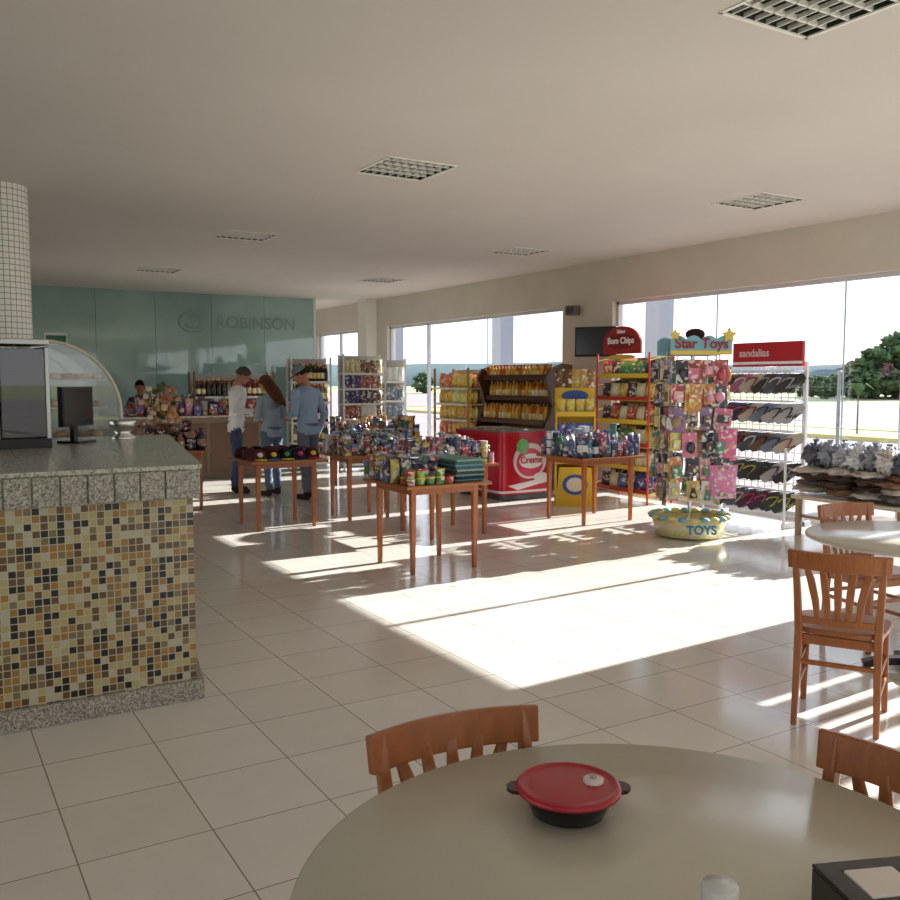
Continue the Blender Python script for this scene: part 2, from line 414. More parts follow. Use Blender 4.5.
b = MB(); b.box((XW-.01, 10.4, .05), (.02, 1.1, .1), (200, 195, 185)); b.build('baseboard_right', (XW, 10.4, 0))

b = MB(M=None); b.lathe([(.27, 0), (.27, CH)], (.72, 9.0, 0), 40, (220, 220, 215), 'coltile'); b.build('tiled_column', (.72, 9.0, 0))

# ------------------------------------------------------------------ exterior
b = MB(); b.box((150, 60, -.3), (700, 700, .2), (120, 120, 80), 'grass'); b.build('ground_grass')
b = MB(); b.box((8.8+25, 25, -.19), (50, 200, .1), (150, 150, 150), 'pave'); b.build('ground_pavement')
b = MB(); b.box((25.2, 22, -.1), (3.4, 60, .1), (120, 150, 60), 'grass')
b.box((23.45, 22, -.08), (.1, 60, .12), (200, 185, 110)); b.box((26.95, 22, -.08), (.1, 60, .12), (200, 185, 110)); b.build('grass_median')
def hill():
    b = MB(); vs = []; n = 120
    for i in range(n+1):
        a = rad(-20+140*i/n); r = 260
        h = 6.5+2.5*noise.noise(Vector((i*.09, 0, 0)))+1.0*noise.noise(Vector((i*.5, 3, 0)))
        vs += [(r*math.cos(a), r*math.sin(a), -1), ((r+10)*math.cos(a), (r+10)*math.sin(a), h), ((r+60)*math.cos(a), (r+60)*math.sin(a), -1)]
    fs = []
    for i in range(n):
        for k in (0, 1): fs.append((3*i+k, 3*i+3+k, 3*i+4+k, 3*i+1+k))
    b.add(vs, fs, (90, 110, 90), 'hill', True); b.build('distant_hills')
hill()
def tree(seed):
    r = random.Random(seed); b = MB()
    b.cyl((0, 0, 0), (0, 0, 2.2), .14, .08, (80, 65, 50), 'wood', 8)
    for i in range(5):
        a = r.uniform(0, 6.28); b.cyl((0, 0, 1.2), (math.cos(a)*1.2, math.sin(a)*1.2, 3), .06, .03, (80, 65, 50), 'wood', 6)
    for i in range(90):
        a = r.uniform(0, 6.28); q = r.uniform(0, 1)**.55*2.3; z = r.uniform(.5, 4.6)
        q *= 1-abs(z-2.3)/3.4
        s = r.uniform(.16, .5)
        b.ball((q*math.cos(a), q*math.sin(a), z), (s, s, s*.75), (60, 90, 40), 'leaf', 12, 8, amp=1.5, fq=4.5, seed=i+seed*7)
    return b.build('tree')
t0 = [tree(1), tree(2), tree(3)]
rt = random.Random(5)
pts = []
for i in range(24):
    lf = .395+.008*i; D = 90+rt.uniform(-6, 8)
    L = lf*D; sc_ = (.42+.72*min(1, max(0, (lf-.42)/.07)))*rt.uniform(.8, 1.12)
    pts.append((.515*D+.857*L, .857*D-.515*L, sc_))
for i in range(16):
    lf = -.03+.027*i; D = 125+rt.uniform(-8, 10); L = lf*D
    pts.append((.515*D+.857*L, .857*D-.515*L, rt.uniform(.4, .65)))
for i, (x, y, s) in enumerate(pts):
    ob = t0[i] if i < 3 else bpy.data.objects.new('tree', t0[i % 3].data)
    if i >= 3: scene.collection.objects.link(ob)
    ob.location = (x, y, -.2); ob.scale = (s*1.3, s*1.3, s); ob.rotation_euler = (0, 0, rt.uniform(0, 6))
b = MB(); b.cyl((24.9, 17.2, -.045), (24.9, 17.2, 1.2), .03, .02, (90, 75, 60), 'wood', 6)
for i in range(26):
    a = R.uniform(0, 6.28); q = R.uniform(.05, .5)
    b.sweep([(24.9, 17.2, 1.1), (24.9+q*.6*math.cos(a), 17.2+q*.6*math.sin(a), 1.5), (24.9+1.3*q*math.cos(a), 17.2+1.3*q*math.sin(a), 1.3)], .1, .01, (0, 0, 1), (90, 110, 60), 'leaf', wf=[.5, 1, .2])
b.build('palm_sapling', (24.9, 17.2, -.045))
b = MB()
for yy in (11.6, 16.4, 21.5): b.box((11.2, yy, 2.1), (.34, .34, 4.5), (150, 154, 162))
b.box((11.2, 16, 4.5), (.4, 14, .4), (150, 154, 162)); b.build('outdoor_canopy_frame', (11.2, 16, -.15))
b = MB(); b.cyl((14, 10.05, -.14), (14, 10.05, 1.7), .035, .03, (120, 122, 124), 'paint', 10); b.ball((14, 10.05, 1.73), .05, (130, 130, 130)); b.build('bollard_post', (14, 10.05, -.14))

# ------------------------------------------------------------------ bar counter
def bar():
    e = empty('bar_counter', (-.5, 5.7, 0))
    def poly(o): return [(-3.2-o, 4.46-o), (1.19+o, 4.46-o), (1.66+o, 6.98+o), (-3.2-o, 6.98+o)]
    b = MB(); b.zprism(poly(0), .1, 1.02, (200, 190, 160), 'mosaic'); b.build('mosaic_front', (0, 0, 0), e)
    b = MB(); b.zprism(poly(.03), 0, .1, (150, 145, 130), 'granite'); b.build('plinth', (0, 0, 0), e, .004)
    b = MB()
    b.zprism(poly(.03), 1.02, 1.165, (150, 145, 130), 'granite')
    x = -3.2
    while x < 1.15:
        w = .118; b.box((x+w/2, 4.422, 1.092), (w-.008, .018, .135), (150, 145, 130), 'granite'); x += w
    b.build('granite_band', (0, 0, 0), e, .003)
    b = MB(); b.zprism(poly(.04), 1.165, 1.185, (130, 140, 130), 'topgranite'); b.build('counter_top', (0, 0, 0), e)
bar()
ZC = 1.185
e = empty('countertop_display_oven', (.25, 6.2, ZC))
b = MB(frameM((.25, 6.2, ZC), rad(6)))
St = (150, 150, 148); DK = (46, 46, 48)
b.box((0, 0, .03), (.95, .5, .06), DK); b.box((0, 0, .645), (.95, .5, .035), St, 'metal')
b.box((0, .24, .335), (.95, .02, .56), (80, 78, 76)); b.box((-.46, 0, .335), (.03, .5, .56), St, 'metal')
b.box((.46, 0, .335), (.025, .5, .56), St, 'metal'); b.box((.18, 0, .335), (.02, .48, .56), St, 'metal')
for z in (.2, .34, .48): b.box((-.13, 0, z), (.6, .44, .008), St, 'metal'); b.box((.32, 0, z), (.25, .44, .008), St, 'metal')
b.box((-.14, -.245, .335), (.6, .008, .54), DK, 'darkglass'); b.box((.32, -.245, .335), (.25, .008, .54), DK, 'darkglass')
b.cyl((.16, -.27, .2), (.16, -.27, .46), .01, .01, St, 'metal', 10)
for z in (.2, .46): b.cyl((.16, -.25, z), (.16, -.27, z), .008, .008, St, 'metal', 8)
for k in range(5): b.ball((-.38+k*.12, 0, .24), (.05, .06, .03), (170, 120, 70), 'paint'); b.ball((-.38+k*.12, 0, .38), (.05, .06, .03), (160, 105, 60), 'paint')
b.build('oven_body', (.25, 6.2, ZC), e, .004)
b = MB(frameM((.95, 6.4, ZC), rad(50)))
b.box((0, 0, .008), (.2, .16, .016), (25, 25, 25), 'gloss'); b.box((0, .02, .09), (.05, .03, .16), (25, 25, 25), 'gloss')
b.box((0, 0, .24), (.36, .035, .26), (24, 24, 26), 'paint'); b.box((0, .02, .24), (.24, .03, .16), (30, 30, 32), 'paint'); b.box((0, -.019, .24), (.33, .003, .225), (28, 32, 36), 'gloss')
b.build('computer_monitor', (.95, 6.4, ZC), bevel=.004)
b = MB(frameM((1.28, 6.6, ZC), 0)); b.lathe([(.08, 0), (.085, .02), (.05, .04), (.08, .08), (.095, .13), (.09, .135), (.075, .085), (.04, .05)], n=24, col=(200, 200, 196), mat='metal'); b.build('citrus_juicer_bowl', (1.28, 6.6, ZC))
e = empty('curved_glass_pastry_case', (1.1, 8.0, 0))
M = frameM((.78, 7.55, 0), 0)
b = MB(M); b.box((.38, .5, .55), (.76, 1.0, 1.1), (150, 150, 145), 'metal'); b.box((.38, -.005, .55), (.7, .01, .9), (90, 88, 84)); b.box((.38, .5, 1.12), (.8, 1.04, .04), St, 'metal')
b.build('case_base', (1.1, 8, 0), e, .006)
arc = [(.03, 1.14), (.03, 1.9)]+[(.12+.56*math.sin(t), 1.33+.57*math.cos(t)) for t in [i*math.pi/2/12 for i in range(13)]]+[(.68, 1.14)]
b = MB(M)
for i in range(len(arc)-1):
    p, q = arc[i], arc[i+1]; b.cyl((p[0], .01, p[1]), (q[0], .01, q[1]), .013, .013, (205, 200, 180), 'paint', 8)
n = len(arc); b.add([(p[0], .01, p[1]) for p in arc]+[(p[0], .99, p[1]) for p in arc], [(i, i+1, n+i+1, n+i) for i in range(n-1)]+[tuple(range(n)), tuple(range(n, 2*n))], (200, 200, 200), 'caseglass', False)
for z in (1.38, 1.6): b.box((.33, .5, z), (.5, .9, .012), (215, 215, 210))
for k in range(10):
    for z in (1.165, 1.405, 1.625): b.ball((.12+.1*(k % 5), .12+.3*(k//5), z), (.04, .055, .03), R.choice([(200, 140, 70), (225, 200, 150), (150, 90, 60)]))
b.build('curved_glass', (1.1, 8, 0), e)

# ------------------------------------------------------------------ furniture
WOOD = (162, 96, 50); WD = (130, 76, 42)
def dining_chair(x, y, rz):
    M = frameM((x, y, 0), rz)
    e = empty('dining_chair', (x, y, 0)); b = MB(M)
    seat = []
    for i in range(28):
        t = 2*math.pi*i/28; cx, cy = math.cos(t), math.sin(t)
        sx = .205*(abs(cx)**.55)*(1 if cx > 0 else -1); sy = .2*(abs(cy)**.55)*(1 if cy > 0 else -1)
        seat.append((sx*(1+.08*sy/.2), sy))
    b.zprism(seat, .435, .462, (155, 90, 48), 'wood')
    b.build('seat', (x, y, 0), e, .008)
    b = MB(M)
    for s in (-1, 1):
        b.sweep([(s*.175, -.20, 0), (s*.17, -.185, .25), (s*.168, -.175, .45), (s*.175, -.195, .62), (s*.185, -.235, .82)], .032, .032, (0, 1, 0), WOOD, wf=[.8, 1, 1.1, 1, .8])
        b.sweep([(s*.185, .185, 0), (s*.175, .165, .435)], .034, .034, (0, 1, 0), WOOD, wf=[.8, 1.1])
        for z in (.17, .27): b.sweep([(s*.173, -.185, z), (s*.181, .173, z)], .018, .022, (0, 0, 1), WOOD)
        b.sweep([(s*.165, -.17, .405), (s*.17, .165, .405)], .02, .05, (0, 0, 1), WOOD)
    for y0, z in ((-.18, .3), (.17, .3), (-.165, .405), (.16, .405)):
        b.sweep([(-.17, y0, z), (.17, y0, z)], .02, .045 if z > .4 else .022, (0, 0, 1), WOOD)
    b.build('legs', (x, y, 0), e, .005)
    b = MB(M)
    def arc(z, bow, hw, yo, n=12): return [(hw*(-1+2*i/n), yo-bow*(1-(-1+2*i/n)**2), z) for i in range(n+1)]
    b.sweep(arc(.785, .045, .215, -.215), .022, .085, (0, -.15, 1), WOOD)
    b.sweep(arc(.5, .02, .17, -.178), .02, .035, (0, 0, 1), WOOD)
    for i in range(5):
        u = (i-2)/2
        p = [(u*.085, -.196, .5), (u*.095, -.215, .6), (u*.115, -.235, .7), (u*.14, -.25+.01*abs(u), .775)]
        b.sweep(p, .03, .012, (0, 1, 0), WOOD, wf=[.8, 1.1, 1.15, .8])
    b.build('backrest', (x, y, 0), e, .005)
def round_table(x, y, r, z=.75):
    e = empty('round_dining_table', (x, y, 0))
    b = MB(); b.lathe([(0, z-.03), (r-.02, z-.03), (r-.004, z-.024), (r, z-.014), (r-.003, z-.005), (r-.012, z), (0, z)], (x, y, 0), 96, (180, 172, 146), 'tablelam'); b.build('table_top', (x, y, 0), e)
    b = MB(); b.lathe([(.05, .05), (.045, z-.06), (.14, z-.03)], (x, y, 0), 24, (60, 55, 50), 'metal')
    for k in range(4):
        a = rad(45+90*k); b.sweep([(x, y, .06), (x+.16*math.cos(a), y+.16*math.sin(a), .045), (x+.24*math.cos(a), y+.24*math.sin(a), .02)], .06, .04, (0, 0, 1), (60, 55, 50), 'metal')
    b.build('pedestal', (x, y, 0), e)
round_table(1.045, 1.055, .62)
round_table(4.68, 2.86, .56)
def chair_rail_at(x, y, face):
    f = Vector((face[0], face[1])).normalized(); rz = math.atan2(-f.x, f.y)
    dining_chair(x+f.x*.25, y+f.y*.25, rz)
chair_rail_at(1.045, 1.735, (-.08, -.99))
chair_rail_at(1.73, 1.03, (-1, .05))
chair_rail_at(.335, 1.06, (1, 0))
chair_rail_at(3.52, 2.50, (.87, .5))
chair_rail_at(5.02, 3.55, (-.2, -1))

b = MB(Matrix.Translation((1.083, 1.35, .75)) @ Matrix.Scale(.92, 4)); c = (0, 0, 0); BK = (28, 22, 24); RD = (170, 28, 44)
b.lathe([(.07, 0), (.078, .004), (.09, .03), (.1, .052), (.1, .056), (.0, .056)], c, 48, BK, 'gloss')
b.lathe([(.104, .05), (.112, .052), (.113, .058), (.108, .064), (.1, .065), (.096, .06), (.085, .062), (.0, .066)], c, 56, RD, 'gloss')
a = math.atan2(-.515, .857)
for k in (0, math.pi):
    T = Matrix.Rotation(a+k, 4, 'Z')
    b.zprism([(.1, -.028), (.122, -.022), (.132, -.008), (.132, .008), (.122, .022), (.1, .028)], .05, .058, (60, 20, 26), 'gloss', M=T)
kc = (.05, -.022, 0)
b.lathe([(.022, .064), (.022, .071), (.019, .073), (0, .073)], kc, 24, (215, 200, 190), 'gloss')
b.lathe([(.008, .073), (.008, .075), (0, .075)], kc, 16, (170, 150, 140), 'gloss')
b.build('lidded_food_bowl', (1.083, 1.35, .75))
b = MB(); c = (1.018, .905, .75)
b.lathe([(.024, 0), (.026, .004), (.026, .055), (.02, .066)], c, 28, (120, 60, 35), 'gloss')
b.lathe([(.0275, .062), (.0285, .088), (.0265, .094), (.015, .095), (.014, .099), (0, .1)], c, 28, (205, 202, 198), 'gloss'); b.build('salt_shaker', c)
c = Vector((1.245, .79, .75)); T = frameM(c, rad(-22)); b = MB(T)
for s in (-1, 1):
    b.box((s*.074, 0, .04), (.008, .13, .08), (25, 24, 26), 'gloss'); b.box((0, s*.062, .04), (.15, .008, .08), (25, 24, 26), 'gloss')
b.box((0, 0, .004), (.15, .13, .008), (25, 24, 26), 'gloss')
for s in (-1, 1):
    b.box((s*.06, 0, .083), (.036, .132, .006), (30, 29, 31), 'gloss'); b.box((0, s*.052, .0832), (.1, .028, .006), (30, 29, 31), 'gloss')
b.box((0, 0, .045), (.12, .1, .07), (225, 215, 205), 'cloth'); b.box((0, 0, .084), (.083, .075, .008), (230, 220, 212), 'cloth')
b.build('napkin_dispenser', c, bevel=.002)

# ------------------------------------------------------------------ display tables
TH = .745; TZ = TH+.002
def display_table(x, y, sx, sy, rz=0):
    b = MB(frameM((x, y, 0), rz))
    b.box((0, 0, TH-.013), (sx, sy, .026), (166, 102, 50), 'wood')
    for i in (-1, 1):
        b.box((i*(sx/2-.1), 0, TH-.055), (.022, sy-.22, .06), WOOD, 'wood'); b.box((0, i*(sy/2-.1), TH-.055), (sx-.22, .022, .06), WOOD, 'wood')
        for j in (-1, 1):
            b.sweep([(i*(sx/2-.11), j*(sy/2-.11), 0), (i*(sx/2-.11), j*(sy/2-.11), TH-.026)], .045, .045, (0, 1, 0), (178, 102, 48), wf=[.75, 1.1])
    b.build('display_table', (x, y, 0), bevel=.004)
def stacks(b, cx, cy, sx, sy, z, pal, cw, cd, hmin, hmax, kinds=('box',), layer=.05, shape=None, r=R):
    nx = max(1, int(sx/cw)); ny = max(1, int(sy/cd))
    for i in range(nx):
        for j in range(ny):
            x = cx-sx/2+sx*(i+.5)/nx; y = cy-sy/2+sy*(j+.5)/ny
            H = r.uniform(hmin, hmax)
            if shape: H *= shape((i+.5)/nx, (j+.5)/ny)
            k = r.choice(kinds); c = r.choice(pal)
            if k == 'box':
                zz = z
                while zz < z+H:
                    h = layer*r.uniform(.7, 1.1); b.box((x+r.uniform(-.008, .008), y+r.uniform(-.008, .008), zz+h/2), (sx/nx*.9, sy/ny*.9, h*.97), c if r.random() < .6 else r.choice(pal), 'pack', rz=r.uniform(-.1, .1)); zz += h
            elif k == 'tub':
                zz = z; q = min(sx/nx, sy/ny)*.46
                while zz < z+H:
                    h = layer*1.3; b.lathe([(q*.85, 0), (q, h*.8)], (x, y, zz), 12, c, 'pack'); b.lathe([(q*1.04, h*.8), (q*1.04, h*.97)], (x, y, zz), 12, r.choice(pal), 'gloss'); zz += h*.98
            elif k == 'bottle':
                b.bottle((x, y, z), min(sx/nx, sy/ny)*.42, H, c, r.choice(pal), 'gloss', r.choice(pal))
            elif k == 'bag':
                b.bag((x, y, z), sx/nx*1.0, H, sy/ny*.8, c, rz=r.uniform(-.3, .3))
            elif k == 'soft':
                zz = z
                while zz < z+H:
                    h = layer; b.ball((x, y, zz+h*.62), (sx/nx*.52, sy/ny*.52, h*.62), r.choice(pal), 'pack', 10, 6); zz += h
PK = [(70, 84, 150), (160, 60, 74), (200, 176, 90), (72, 124, 86), (190, 126, 150), (205, 205, 212), (84, 126, 170), (90, 80, 116), (164, 104, 66), (116, 160, 184), (60, 58, 70), (160, 150, 136)]
display_table(3.80, 6.72, .82, .82)
b = MB()
stacks(b, 3.64, 6.42, .46, .18, TZ, [(150, 165, 66), (215, 192, 66), (176, 48, 50), (90, 140, 66), (205, 192, 150)], .092, .088, .06, .1, ('tub',), .05)
stacks(b, 3.62, 6.84, .46, .56, TZ, PK, .09, .09, .11, .22, ('box', 'soft', 'bag', 'tub'), .04, shape=lambda u, v: 1.15-.3*u)
b.build('snack_packet_stacks', (3.6, 6.7, TZ))
b = MB()
z = TZ
for i in range(9):
    h = .021; c = [(88, 128, 130), (50, 76, 92), (120, 156, 152), (84, 76, 72), (140, 172, 166), (66, 104, 116), (110, 146, 148), (78, 108, 104), (130, 160, 154)][i]
    b.box((4.04+R.uniform(-.008, .008), 6.70, z+h/2), (.28, .62, h*.95), c, 'cloth', rz=R.uniform(-.03, .03)); z += h
b.build('folded_towel_stack', (4.04, 6.70, TZ), bevel=.008)
display_table(4.78, 8.1, .85, .85)
b = MB(); stacks(b, 4.78, 8.1, .8, .8, TZ, PK+[(210, 210, 210), (50, 104, 140)], .08, .08, .08, .26, ('box', 'tub', 'bag', 'bottle', 'soft'), .045); b.build('grocery_packet_pile', (4.78, 8.1, TZ))
display_table(4.5, 9.55, .7, .7)
b = MB(); stacks(b, 4.5, 9.55, .66, .66, TZ, PK+[(30, 40, 60)], .08, .08, .08, .22, ('box', 'soft', 'tub'), .045); b.build('candy_packet_pile', (4.5, 9.55, TZ))
display_table(6.68, 8.0, .9, .85)
b = MB(); stacks(b, 6.68, 8.0, .86, .8, TZ, [(56, 104, 150), (70, 140, 152), (220, 222, 226), (80, 80, 130), (160, 70, 104), (64, 120, 86), (70, 90, 126), (140, 168, 190), (50, 54, 66)], .08, .09, .12, .28, ('bottle', 'tub', 'bag', 'box', 'bottle'), .07); b.build('toiletry_bottle_cluster', (6.68, 8.0, TZ))
display_table(3.45, 9.45, .85, .8)
b = MB()
for i in range(5):
    for j in range(3):
        x = 3.15+i*.15; y = 9.2+j*.24; c = R.choice([(30, 28, 34), (35, 30, 40), (60, 30, 35), (40, 45, 70), (90, 50, 60)])
        b.lathe([(.095, 0), (.093, .05), (.075, .09), (.04, .115), (0, .12)], (x, y, TZ), 14, c, 'cloth')
        b.ball((x, y-.1, TZ+.012), (.075, .07, .01), R.choice([(200, 60, 90), (220, 190, 60), c, (70, 120, 180)]), 'cloth', 12, 6)
        b.ball((x, y-.075, TZ+.06), (.035, .025, .03), R.choice([(220, 70, 110), (230, 200, 60), (80, 160, 90), (220, 220, 220)]), 'cloth', 8, 6)
b.build('baseball_cap_display', (3.45, 9.45, TZ))
display_table(2.75, 11.3, .8, .8)
b = MB(); stacks(b, 2.75, 11.3, .75, .7, TZ, [(45, 38, 44), (80, 34, 40), (120, 56, 60), (40, 46, 70), (150, 100, 76)], .12, .14, .16, .32, ('bag', 'bottle', 'soft'), .07); b.build('handbag_display', (2.75, 11.3, TZ))
display_table(5.35, 10.8, .75, .8)
b = MB(); stacks(b, 5.35, 10.8, .7, .74, TZ, PK, .09, .09, .08, .18, ('box', 'tub', 'soft'), .05); b.build('biscuit_packet_pile', (5.35, 10.8, TZ))
display_table(6.1, 12.4, 1.3, .7)
b = MB(); stacks(b, 6.1, 12.4, 1.25, .64, TZ, PK+[(220, 150, 60)], .09, .1, .12, .3, ('box', 'bottle', 'bag', 'tub'), .06); b.build('sweets_display', (6.1, 12.4, TZ))

b = MB(); b.box((3.7, 14.7, .5), (2.6, .55, 1.0), (130, 112, 92), 'wood'); b.box((3.7, 14.68, 1.015), (2.7, .65, .03), (120, 115, 105), 'topgranite')
for k in range(6): b.box((2.62+k*.43, 14.42, .5), (.38, .012, .8), (110, 84, 64), 'wood')
b.build('service_counter', (3.7, 14.7, 0), bevel=.005)
b = MB(); stacks(b, 3.9, 14.65, 2.0, .5, 1.035, PK+[(160, 80, 50), (120, 70, 50)], .12, .14, .08, .32, ('box', 'bottle', 'bag', 'tub'), .06); b.build('checkout_merchandise', (3.9, 14.65, 1.035))
b = MB(); c = (3.02, 12.9, 0)
b.lathe([(.16, 0), (.2, .35), (.15, .7), (.19, .95), (.17, .96), (.12, .9)], c, 20, (150, 90, 60), 'gloss')
for i in range(60):
    a = R.uniform(0, 6.28); q = R.uniform(.02, .26); z = 1.1+R.uniform(0, .52)-q*.5
    p = (c[0]+q*math.cos(a), c[1]+q*math.sin(a), z)
    b.cyl((c[0], c[1], .85), p, .004, .003, (70, 100, 50), n=5)
    b.ball(p, (.04, .04, .03), R.choice([(210, 150, 95), (200, 120, 95), (225, 205, 170), (90, 110, 60)]), 'paint', 8, 6, amp=.8)
b.build('flower_arrangement', c)

# ------------------------------------------------------------------ shelving racks
def bottle_gondola(name, x, y, rz, w, h, shelves, pal, kind='bottle', d=.35, head=None, frame=(205, 205, 205), bh=.3, cw=.075):
    M = frameM((x, y, 0), rz); e = empty(name, (x, y, 0)); b = MB(M)
    for s in (-1, 1):
        b.box((s*w/2, 0, h/2), (.03, .03, h), frame, 'paint'); b.box((s*w/2, d, h/2), (.03, .03, h), frame, 'paint')
    b.box((0, d, h/2), (w, .015, h-.05), (170, 168, 164), 'paint')
    p = MB(M)
    for k in range(shelves):
        z = .12+k*(h-.2)/shelves
        b.box((0, d/2, z), (w, d, .02), frame, 'paint'); b.box((0, -.004, z), (w, .012, .035), (215, 215, 210), 'paint')
        n = int(w/cw)
        for j in range(3 if kind == 'bottle' else 2):
            cc = R.choice(pal)
            for i in range(n):
                if i % 3 == 0: cc = R.choice(pal)
                xx = -w/2+.03+(w-.06)*(i+.5)/n; yy = .05+j*.1
                if kind == 'bottle': p.bottle((xx, yy, z+.0105), cw*.42, bh*R.uniform(.85, 1), cc, R.choice([(220, 60, 50), (230, 200, 80), (40, 40, 40)]), 'gloss', R.choice([(235, 225, 190), (220, 180, 90), None]))
                else: p.bag((xx, yy+.03, z+.0105), cw*1.02, bh*R.uniform(.85, 1), .09, cc, rz=R.uniform(-.1, .1), rx=-.1)
    b.build('frame', (x, y, 0), e); p.build('products', (x, y, 0), e)
    return e, M
bottle_gondola('snack_shelf', 6.85, 14.3, rad(-10), .75, 2.05, 7, [(225, 220, 215), (170, 70, 70), (74, 74, 130), (210, 190, 130), (130, 84, 60), (80, 64, 60), (190, 184, 176)], 'bag', .35, bh=.25, cw=.1)
bottle_gondola('liquor_shelf', 6.1, 14.9, rad(-8), .7, 2.0, 5, [(40, 60, 35), (60, 30, 20), (130, 80, 30), (150, 140, 120)], 'bottle', .35, bh=.34, cw=.075)
bottle_gondola('craft_shelf', 5.2, 16.4, 0, 1.5, 1.75, 4, [(60, 50, 40), (130, 80, 40), (150, 140, 120), (130, 50, 50)], 'bottle', .35, bh=.34, cw=.1, frame=(110, 80, 55))
bottle_gondola('craft_shelf', 7.05, 17.1, 0, .6, 1.9, 5, [(60, 50, 40), (40, 60, 40), (120, 40, 40)], 'bottle', .3, bh=.3, cw=.08)
bottle_gondola('refrigerated_goods_shelf', 7.75, 15.1, rad(-25), .6, 2.0, 5, [(220, 220, 215), (110, 130, 140), (200, 170, 120)], 'bag', .3, bh=.3, cw=.12)
def M_R(x, y): return frameM((x, y, 0), rad(-90))
bottle_gondola('snack_bag_rack', 7.95, 13.2, rad(-90), 1.1, 1.8, 6, [(240, 200, 50), (230, 170, 40), (220, 90, 40), (240, 225, 120)], 'bag', .38, bh=.26, cw=.14, frame=(160, 120, 55))
def wood_rack():
    x, y = 7.85, 11.35; M = M_R(x, y); e = empty('wooden_bottle_rack', (x, y, 0)); DB = (84, 46, 24)
    b = MB(M); w = 1.8; d = .5
    prof = [(0, 0), (d, 0), (d, 1.82), (.3, 1.84), (.12, 1.78), (.02, 1.62), (.1, 1.42), (.16, 1.2), (.06, 1.02), (0, .9)]
    for s in (-1, 1):
        T = Matrix.Translation((s*w/2, 0, 0)) @ Matrix.Rotation(rad(90), 4, 'Z')
        b.prism(prof, -.03, .03, DB, 'wood', M=T)
    b.box((0, d-.02, .95), (w, .02, 1.7), (120, 75, 40), 'wood')
    p = MB(M)
    for z, y0 in ((.95, .05), (1.3, .17), (1.62, .12), (.5, .03)):
        b.box((0, (y0+d)/2, z), (w, d-y0, .03), DB, 'wood'); b.box((0, y0+.006, z+.035), (w, .012, .05), DB, 'wood')
        n = 19; hh = .2 if z > 1.5 else .27
        for j in range(2):
            for i in range(n):
                xx = -w/2+.06+(w-.12)*(i+.5)/n
                p.bottle((xx, y0+.07+j*.1, z+.015), .038, hh, R.choice([(215, 140, 30), (225, 165, 50), (190, 100, 20), (220, 180, 90)]), R.choice([(190, 50, 40), (40, 30, 20), (220, 180, 90)]), 'gloss', R.choice([None, (230, 212, 160), (225, 185, 70)]))
    b.build('frame', (x, y, 0), e, .006); p.build('bottles', (x, y, 0), e)
wood_rack()
def chips_rack():
    x, y = 8.05, 9.0; M = M_R(x, y); e = empty('chips_rack', (x, y, 0)); b = MB(M); p = MB(M)
    w = 1.0; d = .42; RED = (160, 36, 34)
    for s in (-1, 1):
        for yy in (.0, d): b.cyl((s*w/2, yy, 0), (s*w/2, yy, 1.95), .014, .014, (190, 60, 45), 'paint', 8)
        for k in range(6): b.cyl((s*w/2, 0, .2+k*.33), (s*w/2, d, .28+k*.33), .007, .007, (210, 190, 60), 'paint', 6)
    b.box((0, d, 1.0), (w, .01, 1.8), (150, 128, 70), 'paint')
    for k in range(6):
        z = .16+k*.3
        T = Matrix.Translation((0, d/2, z)) @ Matrix.Rotation(rad(8), 4, 'X')
        b.box((0, 0, 0), (w, d, .012), (205, 175, 70), 'paint', M=T); b.box((0, -.21, .03), (w, .01, .05), (215, 185, 60) if k % 2 else (170, 50, 40), 'paint', M=T)
        pal = [[(50, 76, 160), (70, 120, 200)], [(200, 48, 44), (225, 180, 50)], [(70, 140, 70), (230, 205, 60)], [(215, 110, 44), (190, 44, 54)], [(110, 50, 60), (220, 175, 60)], [(70, 145, 90), (205, 56, 54)]][k]+[(70, 60, 80), (225, 215, 180)]
        for j in range(2):
            for i in range(6):
                p.bag((-w/2+.09+i*.165, .08+j*.15, z-.02+j*.03), .16, .22, .1, R.choice(pal), rz=R.uniform(-.15, .15), rx=-.15)
    arch = [(-.36, 1.94), (.36, 1.94), (.36, 2.08)]+[(.36*math.cos(t), 2.08+.22*math.sin(t)) for t in [i*math.pi/14 for i in range(1, 14)]]+[(-.36, 2.08)]
    b.prism(arch, -.03, 0, RED)
    el = [(.28*math.cos(t), 2.1+.1*math.sin(t)) for t in [i*2*math.pi/28 for i in range(28)]]
    b.prism(el, -.038, -.03, (120, 24, 24)); b.prism([(q[0], q[1]-.09) for q in [(a, 1.99+(z-2.1)*.3) for a, z in el]], -.037, -.03, (215, 175, 60))
    b.build('frame', (x, y, 0), e); p.build('chip_bags', (x, y, 0), e)
    text('header_lettering', 'Bom Chips', .115, M @ Matrix.Translation((0, -.042, 2.11)), (245, 240, 230), e, .003)
    text('header_lettering_top', 'Sabor', .07, M @ Matrix.Translation((0, -.034, 2.23)), (245, 240, 230), e, .002)
chips_rack()

